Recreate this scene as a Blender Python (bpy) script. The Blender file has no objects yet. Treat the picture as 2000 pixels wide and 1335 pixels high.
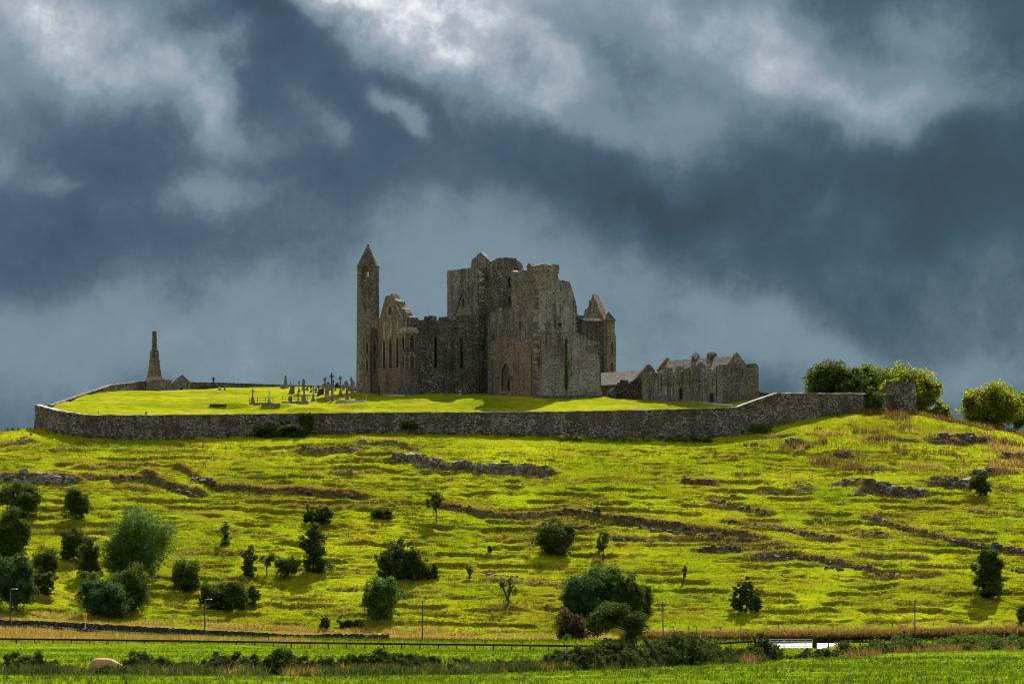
import bpy, bmesh, math, random
import numpy as np
from mathutils import Vector, Matrix
from mathutils.geometry import tessellate_polygon

# ------------------------------------------------------------------ camera, sky, sun, exposure
SC = bpy.context.scene
COL = SC.collection
F, HZ, CH = 10300.0, 1228.0, 2.2        # focal length and horizon row in photo pixels, eye height in metres
cam_d = bpy.data.cameras.new('camera'); cam = bpy.data.objects.new('camera', cam_d); COL.objects.link(cam)
cam.location = (0, 0, CH); cam.rotation_euler = (math.radians(90), 0, 0)
cam_d.sensor_width = 36.0; cam_d.lens = F / 2000 * 36.0
cam_d.shift_y = (HZ - 667.5) / 2000.0
cam_d.clip_start = 1.0; cam_d.clip_end = 30000.0
SC.camera = cam
SC.cycles.use_adaptive_sampling = True; SC.cycles.adaptive_threshold = 0.02; SC.cycles.adaptive_min_samples = 8
SC.cycles.filter_width = 1.1; SC.cycles.max_bounces = 5; SC.cycles.diffuse_bounces = 3; SC.cycles.glossy_bounces = 1; SC.cycles.transmission_bounces = 3; SC.cycles.transparent_max_bounces = 4
SC.view_settings.view_transform = 'Standard'; SC.view_settings.look = 'None'
SC.view_settings.gamma = 1.0; SC.view_settings.use_curve_mapping = False
EXPOSURE = 1.55
SC.view_settings.exposure = EXPOSURE
SUN_EL, SUN_AZ = math.radians(45), math.radians(15)      # sun stands behind the hill, a little to the right
sun_d = bpy.data.lights.new('sun', 'SUN'); sun = bpy.data.objects.new('sun', sun_d); COL.objects.link(sun)
sun_d.energy = 4.2; sun_d.angle = math.radians(0.6); sun_d.color = (1.0, 0.95, 0.86)
sdir = Vector((math.sin(SUN_AZ) * math.cos(SUN_EL), math.cos(SUN_AZ) * math.cos(SUN_EL), math.sin(SUN_EL)))
sun.rotation_euler = sdir.to_track_quat('Z', 'Y').to_euler(); sun.location = (0, 900, 300)

def s2l(c):
    c = c / 255.0
    return c / 12.92 if c <= 0.04045 else ((c + 0.055) / 1.055) ** 2.4
def rgb(r, g, b, k=1.0): return (s2l(r) * k, s2l(g) * k, s2l(b) * k, 1.0)

class NT:
    """small node-tree writer"""
    def __init__(s, tree): s.t = tree; s.n = tree.nodes; s.l = tree.links
    def node(s, typ, **kw):
        n = s.n.new(typ)
        for k, v in kw.items(): setattr(n, k, v)
        return n
    def put(s, sock, v):
        if isinstance(v, bpy.types.NodeSocket): s.l.new(v, sock)
        elif v is not None:
            if sock.type == 'RGBA' and len(v) == 3: v = (*v, 1.0)
            sock.default_value = v
    def math(s, op, a, b=None, c=None, clamp=False):
        n = s.node('ShaderNodeMath', operation=op, use_clamp=clamp)
        s.put(n.inputs[0], a)
        if b is not None: s.put(n.inputs[1], b)
        if c is not None: s.put(n.inputs[2], c)
        return n.outputs[0]
    def vmath(s, op, a, b=None):
        n = s.node('ShaderNodeVectorMath', operation=op); s.put(n.inputs[0], a)
        if b is not None: s.put(n.inputs[1], b)
        return n.outputs[0]
    def noise(s, vec, scale, detail=4, rough=0.55, col=False, dist=0.0):
        n = s.node('ShaderNodeTexNoise'); s.put(n.inputs['Vector'], vec)
        n.inputs['Scale'].default_value = scale; n.inputs['Detail'].default_value = detail
        n.inputs['Roughness'].default_value = rough; n.inputs['Distortion'].default_value = dist
        return n.outputs['Color' if col else 'Fac']
    def voro(s, vec, scale, feature='F1', rand=1.0):
        n = s.node('ShaderNodeTexVoronoi', feature=feature); s.put(n.inputs['Vector'], vec)
        n.inputs['Scale'].default_value = scale; n.inputs['Randomness'].default_value = rand
        return n
    def ramp(s, fac, stops):
        n = s.node('ShaderNodeValToRGB'); s.put(n.inputs[0], fac)
        e = n.color_ramp.elements
        while len(e) < len(stops): e.new(0.5)
        for i, (p, c) in enumerate(stops): e[i].position = p; e[i].color = c if len(c) == 4 else (*c, 1)
        return n.outputs['Color']
    def mix(s, f, a, b, mode='MIX', clamp=False):
        n = s.node('ShaderNodeMix', data_type='RGBA', blend_type=mode, clamp_result=clamp)
        s.put(n.inputs[0], f); s.put(n.inputs[6], a); s.put(n.inputs[7], b); return n.outputs[2]
    def step(s, v, lo, hi):
        n = s.node('ShaderNodeMapRange', interpolation_type='SMOOTHSTEP'); s.put(n.inputs[0], v)
        n.inputs[1].default_value = lo; n.inputs[2].default_value = hi; return n.outputs[0]
    def scale(s, vec, x, y, z): return s.vmath('MULTIPLY', vec, (x, y, z))
    def sep(s, vec):
        n = s.node('ShaderNodeSeparateXYZ'); s.put(n.inputs[0], vec); return n.outputs
    def comb(s, x, y, z):
        n = s.node('ShaderNodeCombineXYZ')
        s.put(n.inputs[0], x); s.put(n.inputs[1], y); s.put(n.inputs[2], z); return n.outputs[0]

def build_world():
    w = bpy.data.worlds.new('World'); SC.world = w; w.use_nodes = True
    t = NT(w.node_tree); w.node_tree.nodes.clear()
    k = 1.0 / (2 ** EXPOSURE)
    d = t.node('ShaderNodeTexCoord').outputs['Generated']
    x, y, z = t.sep(d)
    u = t.math('MULTIPLY', t.math('ARCTAN2', x, y), 10.3)
    v = t.math('MULTIPLY', t.math('ARCSINE', z), 10.3)
    dd = t.vmath('SCALE', d); dd.node.inputs['Scale'].default_value = 10.3
    # wind-torn edges: offset the cloud field by two octaves of noise
    w1 = t.noise(dd, 2.6, 2, 0.6, col=True); w2 = t.noise(dd, 9.0, 4, 0.62, col=True)
    o1 = t.sep(t.vmath('SUBTRACT', w1, (0.5, 0.5, 0.5))); o2 = t.sep(t.vmath('SUBTRACT', w2, (0.5, 0.5, 0.5)))
    U = t.math('ADD', u, t.math('ADD', t.math('MULTIPLY', o1[0], 0.42), t.math('MULTIPLY', o2[0], 0.13)))
    V = t.math('ADD', v, t.math('ADD', t.math('MULTIPLY', o1[1], 0.30), t.math('MULTIPLY', o2[1], 0.10)))
    def blob(px, py, rx, ry, amp, rot=0.0):
        cu, cv = (px - 1000) / 1000.0, (HZ - py) / 1000.0
        du = t.math('SUBTRACT', U, cu); dv = t.math('SUBTRACT', V, cv)
        if rot:
            c, s_ = math.cos(math.radians(rot)), math.sin(math.radians(rot))
            du, dv = (t.math('ADD', t.math('MULTIPLY', du, c), t.math('MULTIPLY', dv, s_)),
                      t.math('SUBTRACT', t.math('MULTIPLY', dv, c), t.math('MULTIPLY', du, s_)))
        a = t.math('MULTIPLY', du, 1000.0 / rx); b = t.math('MULTIPLY', dv, 1000.0 / ry)
        r2 = t.math('ADD', t.math('MULTIPLY', a, a), t.math('MULTIPLY', b, b))
        return t.math('MULTIPLY', t.math('EXPONENT', t.math('MULTIPLY', r2, -1.0)), amp)
    CL = [  # px, py, rx, ry, amp, tilt
        (110, 60, 190, 110, .74, 0), (270, 175, 170, 60, .58, -32), (440, 250, 120, 50, .40, -25), (40, 170, 120, 90, .14, 0),
        (430, 190, 50, 60, .25, 0), (450, 392, 110, 40, .30, 0), (30, 340, 70, 60, .25, 0), (150, 360, 50, 25, .18, 0),
        (690, 15, 165, 52, 1.25, 0), (880, 50, 140, 60, .62, -8), (1030, 125, 150, 65, .52, -28), (1130, 180, 130, 60, .48, -20),
        (1100, 30, 160, 60, .45, 0), (840, 212, 50, 34, .44, -25), (660, 262, 50, 36, .28, -30),
        (1400, 60, 220, 70, .50, 0), (1570, 110, 150, 80, .46, 0), (1330, 270, 190, 50, .34, -14), (1500, 180, 180, 70, .30, -8), (1720, 200, 180, 70, .40, -6),
        (1860, 200, 160, 80, .40, 0), (1900, 60, 110, 60, .22, 0), (1670, 410, 70, 40, .16, 0),
        (880, 600, 400, 170, .33, 0), (900, 440, 220, 90, .10, 0), (1250, 590, 240, 110, .14, 0), (1480, 640, 170, 70, .24, -20),
        (1900, 560, 260, 90, .12, -20), (480, 640, 300, 90, .22, 0), (600, 720, 900, 60, .10, 0), (1500, 720, 700, 60, .12, 0), (120, 730, 420, 120, .30, 0), (1880, 730, 420, 90, .14, 0)]
    T = None
    for c in CL:
        c = (c[0] - 55, c[1] - 22) + c[2:] if c[1] < 400 else c
        b = blob(*c); T = b if T is None else t.math('ADD', T, b)
    DK = [(1350, 390, 420, 55, .08, -4), (1880, 350, 180, 130, .07, 0), (420, 80, 170, 70, .10, 0), (250, 500, 350, 120, .05, 0), (1500, 470, 300, 60, .06, -12), (560, 330, 160, 60, .05, 0)]
    D = None
    for c in DK:
        b = blob(*c); D = b if D is None else t.math('ADD', D, b)
    n1 = t.noise(dd, 3.2, 6, 0.64); n2 = t.noise(t.vmath('ADD', dd, t.vmath('SCALE', w2)), 9.5, 5, 0.66)
    n2.node.inputs['Vector'].links[0].from_node.inputs[1].links[0].from_node.inputs['Scale'].default_value = 0.10
    # broken cloud over the rest of the sky, made brighter than in view as fill
    inframe = t.math('MULTIPLY', t.step(t.math('ABSOLUTE', u), 1.6, 1.0), t.step(v, 1.9, 1.3))
    rest = t.math('MULTIPLY', t.step(t.noise(dd, 0.5, 3, 0.6), 0.28, 0.62), t.math('SUBTRACT', 1.0, t.math('MULTIPLY', inframe, 1.0)))
    T = t.math('ADD', T, t.math('MULTIPLY', rest, 1.5))
    det = t.math('ADD', 0.14, t.math('ADD', t.math('MULTIPLY', n1, 1.0), t.math('MULTIPLY', n2, 0.66)))
    T = t.math('MULTIPLY', T, det)
    T = t.math('ADD', T, t.math('MULTIPLY', t.math('SUBTRACT', n1, 0.5), 0.26))
    T = t.math('ADD', T, t.math('MULTIPLY', t.math('SUBTRACT', n2, 0.5), 0.13))
    T = t.math('SUBTRACT', T, D)
    dark = t.mix(t.step(u, -1.0, 1.0), rgb(60, 84, 109, k), rgb(46, 78, 96, k))
    c1 = t.mix(t.step(T, -0.05, 0.36), dark, rgb(113, 137, 151, k))
    c2 = t.mix(t.step(T, 0.32, 1.02), c1, rgb(176, 186, 198, k))
    c3 = t.mix(t.step(T, 0.80, 1.35), c2, rgb(252, 252, 253, k * 1.1))
    c4 = t.mix(t.step(T, 0.0, -0.14), c3, rgb(44, 64, 80, k))
    sky = t.node('ShaderNodeTexSky', sky_type='NISHITA')
    sky.sun_disc = False; sky.sun_elevation = SUN_EL; sky.sun_rotation = SUN_AZ; sky.air_density = 1.2
    b1 = t.node('ShaderNodeBackground'); t.put(b1.inputs[0], sky.outputs[0]); b1.inputs[1].default_value = 0.05
    b2 = t.node('ShaderNodeBackground'); t.put(b2.inputs[0], c4); b2.inputs[1].default_value = 1.0
    m = t.node('ShaderNodeMixShader'); m.inputs[0].default_value = 0.985
    t.l.new(b1.outputs[0], m.inputs[1]); t.l.new(b2.outputs[0], m.inputs[2])
    w.cycles.sampling_method = 'MANUAL'; w.cycles.sample_map_resolution = 256
    o = t.node('ShaderNodeOutputWorld'); t.l.new(m.outputs[0], o.inputs[0])
build_world()

# ------------------------------------------------------------------ small helpers
def proj(px, py, Y): return Vector(((px - 1000) / F * Y, Y, CH + (HZ - py) / F * Y))
def zat(py, Y): return CH + (HZ - py) / F * Y
def xat(px, Y): return (px - 1000) / F * Y

def h2(ix, iy, seed):
    n = (ix.astype(np.int64) * 374761393 + iy.astype(np.int64) * 668265263 + seed * 1442695041) & 0x7fffffff
    n = ((n ^ (n >> 13)) * 1274126177) & 0x7fffffff
    n = ((n ^ (n >> 16)) * 1103515245) & 0x7fffffff
    return (n & 0xfffff) / float(0xfffff)
def vnoise(x, y, seed=0):
    x = np.asarray(x, float); y = np.asarray(y, float)
    x, y = np.broadcast_arrays(x, y)
    ix = np.floor(x); iy = np.floor(y); fx = x - ix; fy = y - iy
    fx = fx * fx * fx * (fx * (fx * 6 - 15) + 10); fy = fy * fy * fy * (fy * (fy * 6 - 15) + 10)
    a = h2(ix, iy, seed); b = h2(ix + 1, iy, seed); c = h2(ix, iy + 1, seed); d = h2(ix + 1, iy + 1, seed)
    return (a * (1 - fx) + b * fx) * (1 - fy) + (c * (1 - fx) + d * fx) * fy
def fbm(x, y, seed=0, o=4):
    r = 0; a = 0.5; t = 0
    for i in range(o):
        r = r + a * vnoise(np.asarray(x) * 2 ** i, np.asarray(y) * 2 ** i, seed + i * 17); t += a; a *= 0.5
    return r / t
def sstep(x, a, b):
    t = np.clip((np.asarray(x, float) - a) / (b - a), 0, 1); return t * t * (3 - 2 * t)

def mesh_np(name, v, f, mats=(), smooth=False, attrs=None, mat_idx=None):
    me = bpy.data.meshes.new(name); v = np.ascontiguousarray(v, dtype=np.float32); f = np.ascontiguousarray(f, dtype=np.int32)
    n = f.shape[1]
    me.vertices.add(len(v)); me.vertices.foreach_set('co', v.ravel())
    me.loops.add(f.size); me.loops.foreach_set('vertex_index', f.ravel())
    me.polygons.add(len(f)); me.polygons.foreach_set('loop_start', np.arange(len(f), dtype=np.int32) * n)
    if mat_idx is not None: me.polygons.foreach_set('material_index', np.asarray(mat_idx, dtype=np.int32))
    for m in mats: me.materials.append(m)
    me.update(calc_edges=True)
    me.polygons.foreach_set('use_smooth', np.full(len(f), bool(smooth)))
    for k, a in (attrs or {}).items():
        at = me.attributes.new(k, 'FLOAT', 'POINT'); at.data.foreach_set('value', np.asarray(a, dtype=np.float32).ravel())
    return me

def link(name, me, parent=None, loc=None):
    o = bpy.data.objects.new(name, me); COL.objects.link(o)
    if loc is not None: o.location = loc
    if parent is not None:
        o.parent = parent
        if loc is None: o.matrix_parent_inverse = Matrix.Translation(parent.location).inverted()
    return o
def tag(o, label=None, cat=None, group=None, kind=None):
    if label: o['label'] = label
    if cat: o['category'] = cat
    if group: o['group'] = group
    if kind: o['kind'] = kind
    return o
def root(name, loc, label, cat, group=None):
    e = bpy.data.objects.new(name, None); COL.objects.link(e); e.location = loc; e.empty_display_size = 0.3
    return tag(e, label, cat, group)

class MB:
    """collects shapes in world space, builds one mesh"""
    def __init__(s): s.v = []; s.f = []
    def add(s, vs, fs):
        b = len(s.v); s.v += [tuple(p) for p in vs]; s.f += [tuple(i + b for i in q) for q in fs]; return s
    def box(s, c, sx, sy, sz, rz=0.0, taper=1.0):
        """c is the middle of the base"""
        cs, sn = math.cos(rz), math.sin(rz); vs = []
        for k, z in ((1.0, 0.0), (taper, sz)):
            for a, b in ((-1, -1), (1, -1), (1, 1), (-1, 1)):
                x, y = a * sx / 2 * k, b * sy / 2 * k
                vs.append((c[0] + x * cs - y * sn, c[1] + x * sn + y * cs, c[2] + z))
        return s.add(vs, [(3, 2, 1, 0), (4, 5, 6, 7), (0, 1, 5, 4), (1, 2, 6, 5), (2, 3, 7, 6), (3, 0, 4, 7)])
    def lathe(s, c, prof, n=24, rot=0.0, sy=1.0):
        vs = []; fs = []
        for r, z in prof:
            for i in range(n):
                a = rot + 2 * math.pi * i / n; vs.append((c[0] + r * math.cos(a), c[1] + sy * r * math.sin(a), c[2] + z))
        m = len(prof)
        for j in range(m - 1):
            for i in range(n):
                k = (i + 1) % n; fs.append((j * n + i, j * n + k, (j + 1) * n + k, (j + 1) * n + i))
        fs.append(tuple(range(n))[::-1]); fs.append(tuple((m - 1) * n + i for i in range(n)))
        return s.add(vs, fs)
    def tube(s, pts, rad, n=6):
        vs = []; fs = []; P = [Vector(p) for p in pts]
        for i, p in enumerate(P):
            d = (P[min(i + 1, len(P) - 1)] - P[max(i - 1, 0)]).normalized()
            a = d.orthogonal().normalized() if abs(d.z) < .99 else Vector((1, 0, 0))
            a = (a - d * a.dot(d)).normalized(); b = d.cross(a)
            r = rad[i] if hasattr(rad, '__len__') else rad
            for k in range(n):
                t = 2 * math.pi * k / n; vs.append(p + (a * math.cos(t) + b * math.sin(t)) * r)
        for j in range(len(P) - 1):
            for i in range(n):
                k = (i + 1) % n; fs.append((j * n + i, j * n + k, (j + 1) * n + k, (j + 1) * n + i))
        fs.append(tuple(range(n))[::-1]); fs.append(tuple((len(P) - 1) * n + i for i in range(n)))
        return s.add(vs, fs)
    def prism(s, poly, z0, z1):
        """vertical prism over a plan polygon"""
        n = len(poly); vs = [(x, y, z0) for x, y in poly] + [(x, y, z1) for x, y in poly]
        fs = [tuple(range(n))[::-1], tuple(range(n, 2 * n))] + [(i, (i + 1) % n, n + (i + 1) % n, n + i) for i in range(n)]
        return s.add(vs, fs)
    def build(s, name, mat, parent=None, smooth=False):
        me = bpy.data.meshes.new(name); me.from_pydata(s.v, [], s.f); me.materials.append(mat)
        bm = bmesh.new(); bm.from_mesh(me); bmesh.ops.recalc_face_normals(bm, faces=bm.faces); bm.to_mesh(me); bm.free()
        if smooth: me.polygons.foreach_set('use_smooth', [True] * len(me.polygons))
        me.update()
        return link(name, me, parent)

# ------------------------------------------------------------------ materials
def new_mat(name):
    m = bpy.data.materials.new(name); m.use_nodes = True; m.node_tree.nodes.clear(); return m, NT(m.node_tree)
def finish(m, t, col, rough=0.95, bump=None, bstr=0.5, bdist=0.05, transl=None, spec=0.2):
    p = t.node('ShaderNodeBsdfPrincipled'); t.put(p.inputs['Base Color'], col); t.put(p.inputs['Roughness'], rough)
    p.inputs['Specular IOR Level'].default_value = spec
    if bump is not None:
        b = t.node('ShaderNodeBump'); t.put(b.inputs['Height'], bump); b.inputs['Strength'].default_value = bstr
        b.inputs['Distance'].default_value = bdist; t.l.new(b.outputs[0], p.inputs['Normal'])
    out = p.outputs[0]
    if transl is not None:
        tr = t.node('ShaderNodeBsdfTranslucent'); t.put(tr.inputs[0], transl[1])
        mx = t.node('ShaderNodeMixShader'); mx.inputs[0].default_value = transl[0]
        t.l.new(out, mx.inputs[1]); t.l.new(tr.outputs[0], mx.inputs[2]); out = mx.outputs[0]
    o = t.node('ShaderNodeOutputMaterial'); t.l.new(out, o.inputs[0]); return m

def stone_mat(name, dark, mid, light, warm, sx=2.6, sz=4.6, streak=0.5, lichen=0.5, moss=0.25, warm_amt=0.5, objsp=False, speck=0.68):
    """rubble masonry: uneven courses of stones, mortar dips, brown patches, rain streaks, pale lichen, moss"""
    m, t = new_mat(name)
    pos = t.node('ShaderNodeTexCoord').outputs['Object'] if objsp else t.node('ShaderNodeNewGeometry').outputs['Position']
    wob = t.vmath('ADD', pos, t.vmath('SCALE', t.vmath('SUBTRACT', t.noise(pos, 1.2, 3, col=True), (.5, .5, .5))))
    wob.node.inputs[1].links[0].from_node.inputs['Scale'].default_value = 0.35
    c = t.scale(wob, sx, sx, sz)
    vo = t.voro(c, 1.0); ve = t.voro(c, 1.0, 'DISTANCE_TO_EDGE')
    cellv = t.sep(vo.outputs['Color'])[0]
    col = t.ramp(cellv, [(0.0, dark), (0.45, mid), (0.85, light), (1.0, light)])
    big = t.noise(pos, 0.16, 5, 0.6)
    col = t.mix(t.math('MULTIPLY', t.step(big, 0.42, 0.66), warm_amt), col, t.mix(0.55, warm, col, 'MULTIPLY'))
    wcol = t.mix(cellv, tuple(a * 0.55 for a in warm[:3]) + (1,), warm)
    col = t.mix(t.math('MULTIPLY', t.step(big, 0.45, 0.68), warm_amt), col, wcol)
    st = t.noise(t.scale(pos, 1.3, 1.3, 0.10), 1.0, 5, 0.6); st2 = t.noise(t.scale(pos, 0.30, 0.30, 0.07), 1.0, 4, 0.6)
    col = t.mix(t.math('MULTIPLY', t.step(st2, 0.44, 0.66), streak * .75), col, (0.034, 0.029, 0.025, 1))
    col = t.mix(t.math('MULTIPLY', t.step(st, 0.50, 0.68), streak), col, (0.026, 0.023, 0.020, 1))
    mo = t.noise(pos, 0.55, 5, 0.65)
    col = t.mix(t.math('MULTIPLY', t.step(mo, 0.54, 0.72), moss), col, (0.055, 0.060, 0.022, 1))
    c2 = t.voro(t.scale(wob, sx * 1.35, sx * 1.35, sz * 1.3), 1.0)
    li = t.math('MULTIPLY', t.step(t.sep(c2.outputs['Color'])[1], speck + 0.16, speck + 0.2), t.step(t.noise(pos, 0.35, 4), 0.36, 0.62))
    col = t.mix(t.math('MULTIPLY', li, lichen), col, (0.42, 0.40, 0.36, 1))
    edge = t.step(ve.outputs['Distance'], 0.0, 0.12)
    col = t.mix(t.math('MULTIPLY', t.math('SUBTRACT', 1.0, edge), 0.35), col, tuple(a * 0.5 for a in mid[:3]) + (1,))
    bump = t.math('ADD', t.math('MULTIPLY', edge, 0.6), t.math('ADD', t.math('MULTIPLY', cellv, 0.7), t.math('MULTIPLY', t.noise(pos, 7, 3), 0.5)))
    return finish(m, t, col, 0.95, bump, 1.0, 0.22)

M = {}
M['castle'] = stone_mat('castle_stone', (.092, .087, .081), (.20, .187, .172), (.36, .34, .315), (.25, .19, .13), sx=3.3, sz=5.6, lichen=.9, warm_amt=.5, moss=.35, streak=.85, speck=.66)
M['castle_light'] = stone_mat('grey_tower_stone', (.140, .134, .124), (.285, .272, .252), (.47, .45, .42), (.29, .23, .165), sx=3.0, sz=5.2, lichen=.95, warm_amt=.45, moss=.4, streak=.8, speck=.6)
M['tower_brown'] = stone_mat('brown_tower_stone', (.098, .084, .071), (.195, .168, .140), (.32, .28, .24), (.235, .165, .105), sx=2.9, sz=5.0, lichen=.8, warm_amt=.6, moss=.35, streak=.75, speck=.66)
M['castle_dark'] = stone_mat('dark_castle_stone', (.045, .042, .040), (.098, .090, .082), (.20, .186, .17), (.13, .10, .07), sx=3.3, sz=5.6, lichen=.9, warm_amt=.35, moss=.5, streak=.8, speck=.66)  # darker tone of the castle stone for some transept, nave and tower walls
M['castle_warm'] = stone_mat('warm_sandstone', (.125, .096, .068), (.25, .190, .130), (.38, .30, .215), (.34, .24, .14), sx=3.2, sz=5.4, lichen=.5, warm_amt=.7, streak=.35, moss=.2)
M['castle_pale'] = stone_mat('pale_sandstone', (.24, .20, .15), (.36, .31, .24), (.48, .42, .34), (.42, .32, .21), lichen=.5, streak=.22, moss=.10)
M['gable_warm'] = stone_mat('gable_sandstone', (.10, .077, .057), (.205, .157, .112), (.31, .25, .185), (.28, .20, .125), sx=3.2, sz=5.4, lichen=.45, warm_amt=.6, streak=.45, moss=.2)
M['grey_stone'] = stone_mat('grey_stone', (.075, .070, .063), (.135, .125, .112), (.23, .21, .19), (.19, .145, .095), sx=3.2, sz=5.2, lichen=.6, warm_amt=.35, moss=.5)
M['wall_stone'] = stone_mat('boundary_rubble', (.050, .043, .038), (.120, .103, .088), (.235, .21, .185), (.165, .118, .075), sx=2.4, sz=4.0, lichen=.9, streak=.5, moss=.35, warm_amt=.6, speck=.62)
M['coping'] = stone_mat('coping_stone', (.30, .28, .24), (.42, .40, .36), (.55, .53, .49), (.40, .34, .24), sx=1.2, sz=2, streak=.0, moss=.1)
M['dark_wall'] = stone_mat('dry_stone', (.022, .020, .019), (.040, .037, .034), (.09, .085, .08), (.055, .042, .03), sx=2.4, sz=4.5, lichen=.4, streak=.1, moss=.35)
M['rock'] = stone_mat('limestone_rock', (.060, .056, .050), (.145, .138, .126), (.30, .29, .27), (.12, .088, .05), sx=1.7, sz=2.4, lichen=.75, streak=.35, moss=.4, warm_amt=.5, speck=.5)
M['rock_dark'] = stone_mat('weathered_rock', (.045, .040, .034), (.10, .090, .078), (.22, .205, .19), (.12, .08, .04), sx=1.9, sz=2.8, lichen=.55, streak=.3, moss=.55, warm_amt=.6)
M['grave'] = stone_mat('grave_stone', (.14, .136, .125), (.23, .222, .205), (.34, .33, .305), (.24, .20, .14), sx=3, sz=3, streak=.35, lichen=.4, moss=.35)
M['grave_dark'] = stone_mat('dark_limestone', (.030, .030, .031), (.050, .050, .050), (.085, .083, .080), (.06, .054, .045), sx=3, sz=3, streak=.1, lichen=.08, moss=.1)
M['grave_pale'] = stone_mat('pale_marble', (.38, .39, .39), (.50, .51, .51), (.62, .62, .61), (.48, .45, .38), sx=2, sz=2, streak=.12, lichen=.2, moss=.06)

def plain(name, col, rough=0.6, metal=0.0, noise=0.25, sc=6.0):
    m, t = new_mat(name); pos = t.node('ShaderNodeTexCoord').outputs['Object']
    c = t.mix(t.math('MULTIPLY', t.noise(pos, sc, 4), noise * 2), (*col, 1), tuple(a * 0.45 for a in col) + (1,))
    p = finish(m, t, c, rough, t.noise(pos, sc * 3, 3), 0.2, 0.01)
    for n in m.node_tree.nodes:
        if n.type == 'BSDF_PRINCIPLED': n.inputs['Metallic'].default_value = metal
    return m
M['wood'] = plain('weathered_wood', (.075, .058, .044), .9); M['wood_dark'] = plain('creosoted_rail', (.022, .017, .013), .85)
M['galv'] = plain('galvanised_steel', (.55, .58, .60), .45, .3, .1); M['lamp_green'] = plain('green_painted_steel', (.012, .024, .018), .9)
M['lamp_head'] = plain('lamp_glass', (.30, .31, .31), .5, 0, .1); M['yellow'] = plain('yellow_sign_face', (.75, .43, .02), .5, 0, .08)
M['black'] = plain('black_paint', (.01, .01, .01), .5); M['white'] = plain('white_board', (.75, .75, .74), .5, 0, .08)
M['iron'] = plain('iron_railing', (.018, .018, .018), .6); M['concrete'] = plain('pale_concrete', (.48, .47, .44), .8, 0, .12, .6)
M['asphalt'] = plain('road_asphalt', (.06, .06, .062), .85, 0, .2, 2); M['gravel'] = plain('path_gravel', (.45, .42, .36), .95, 0, .15, 4)
M['roofing'] = plain('grey_sheet_roof', (.35, .36, .38), .5, .2, .15)

def slate_mat():
    m, t = new_mat('roof_slate'); pos = t.node('ShaderNodeNewGeometry').outputs['Position']
    c = t.scale(pos, 2.2, 2.2, 5.0); vo = t.voro(c, 1.0, rand=.6); r = t.sep(vo.outputs['Color'])[0]
    col = t.ramp(r, [(0, (.050, .040, .038)), (.6, (.090, .074, .069)), (1, (.14, .12, .11))])
    col = t.mix(t.math('MULTIPLY', t.step(t.noise(pos, .5, 5), .5, .7), .4), col, (.14, .13, .06, 1))
    return finish(m, t, col, .7, t.math('ADD', t.math('MULTIPLY', r, .6), t.noise(pos, 6, 3)), .8, .06)
M['slate'] = slate_mat()

def grass_ground(name, cols, brown, brown_amt, fine=2.2, scarp=False, bdist=.12, patch=.05, stripes=0.0):
    m, t = new_mat(name); pos = t.node('ShaderNodeNewGeometry').outputs['Position']
    n1 = t.noise(pos, patch, 5, .6); n2 = t.noise(pos, fine * .35, 6, .65); n3 = t.noise(pos, fine * 2.2, 4, .7)
    f = t.math('ADD', t.math('MULTIPLY', n1, .45), t.math('ADD', t.math('MULTIPLY', n2, .35), t.math('MULTIPLY', n3, .28)))
    col = t.ramp(f, [(.36, cols[0]), (.50, cols[1]), (.62, cols[2])])
    b = t.math('MULTIPLY', t.step(t.math('ADD', t.math('MULTIPLY', t.noise(t.scale(pos, .6, 1, 1), .14, 6, .7), .7), t.math('MULTIPLY', n2, .3)), .47, .62), brown_amt)
    col = t.mix(b, col, brown)
    ol = t.math('MULTIPLY', t.step(t.noise(t.scale(pos, .7, 1, 1), .045, 5, .6), .46, .64), .45)
    col = t.mix(ol, col, (cols[1][0] * .72, cols[1][1] * .52, cols[1][2], 1))
    if scarp:
        a = t.node('ShaderNodeAttribute', attribute_name='scarp').outputs['Fac']
        e = t.ramp(t.noise(pos, 1.3, 5, .7), [(.35, (.030, .022, .012)), (.52, (.085, .055, .022)), (.68, (.14, .10, .035))])
        col = t.mix(t.math('MULTIPLY', a, t.step(n2, .25, .5)), col, e)
        rk = t.node('ShaderNodeAttribute', attribute_name='rocky').outputs['Fac']
        vo = t.voro(t.scale(pos, 1.6, 1.6, 2.6), 1.0)
        rc = t.ramp(t.sep(vo.outputs['Color'])[0], [(0, (.06, .055, .048)), (.6, (.16, .15, .135)), (1, (.30, .29, .27))])
        col = t.mix(t.math('MULTIPLY', rk, t.step(t.noise(pos, .9, 4), .42, .5)), col, rc)
    bump = t.math('ADD', n2, t.math('MULTIPLY', n3, .9))
    return finish(m, t, col, 1.0, bump, .9, bdist, spec=.0)
M['hill'] = grass_ground('hill_turf', [(.060, .112, .003), (.165, .222, .004), (.29, .315, .006)], (.20, .125, .012, 1), .6, scarp=True, bdist=.35)
M['lawn'] = grass_ground('mown_lawn', [(.042, .088, .003), (.120, .155, .004), (.225, .228, .006)], (.27, .22, .03, 1), .45, fine=1.4, bdist=.12, patch=.05)
M['field'] = grass_ground('pasture', [(.034, .070, .003), (.075, .128, .003), (.135, .178, .006)], (.16, .17, .015, 1), .3, fine=3, bdist=.08)
M['verge'] = grass_ground('rough_verge', [(.07, .11, .012), (.14, .15, .018), (.24, .17, .03)], (.22, .11, .02, 1), .8, fine=2, bdist=.2)

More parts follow.
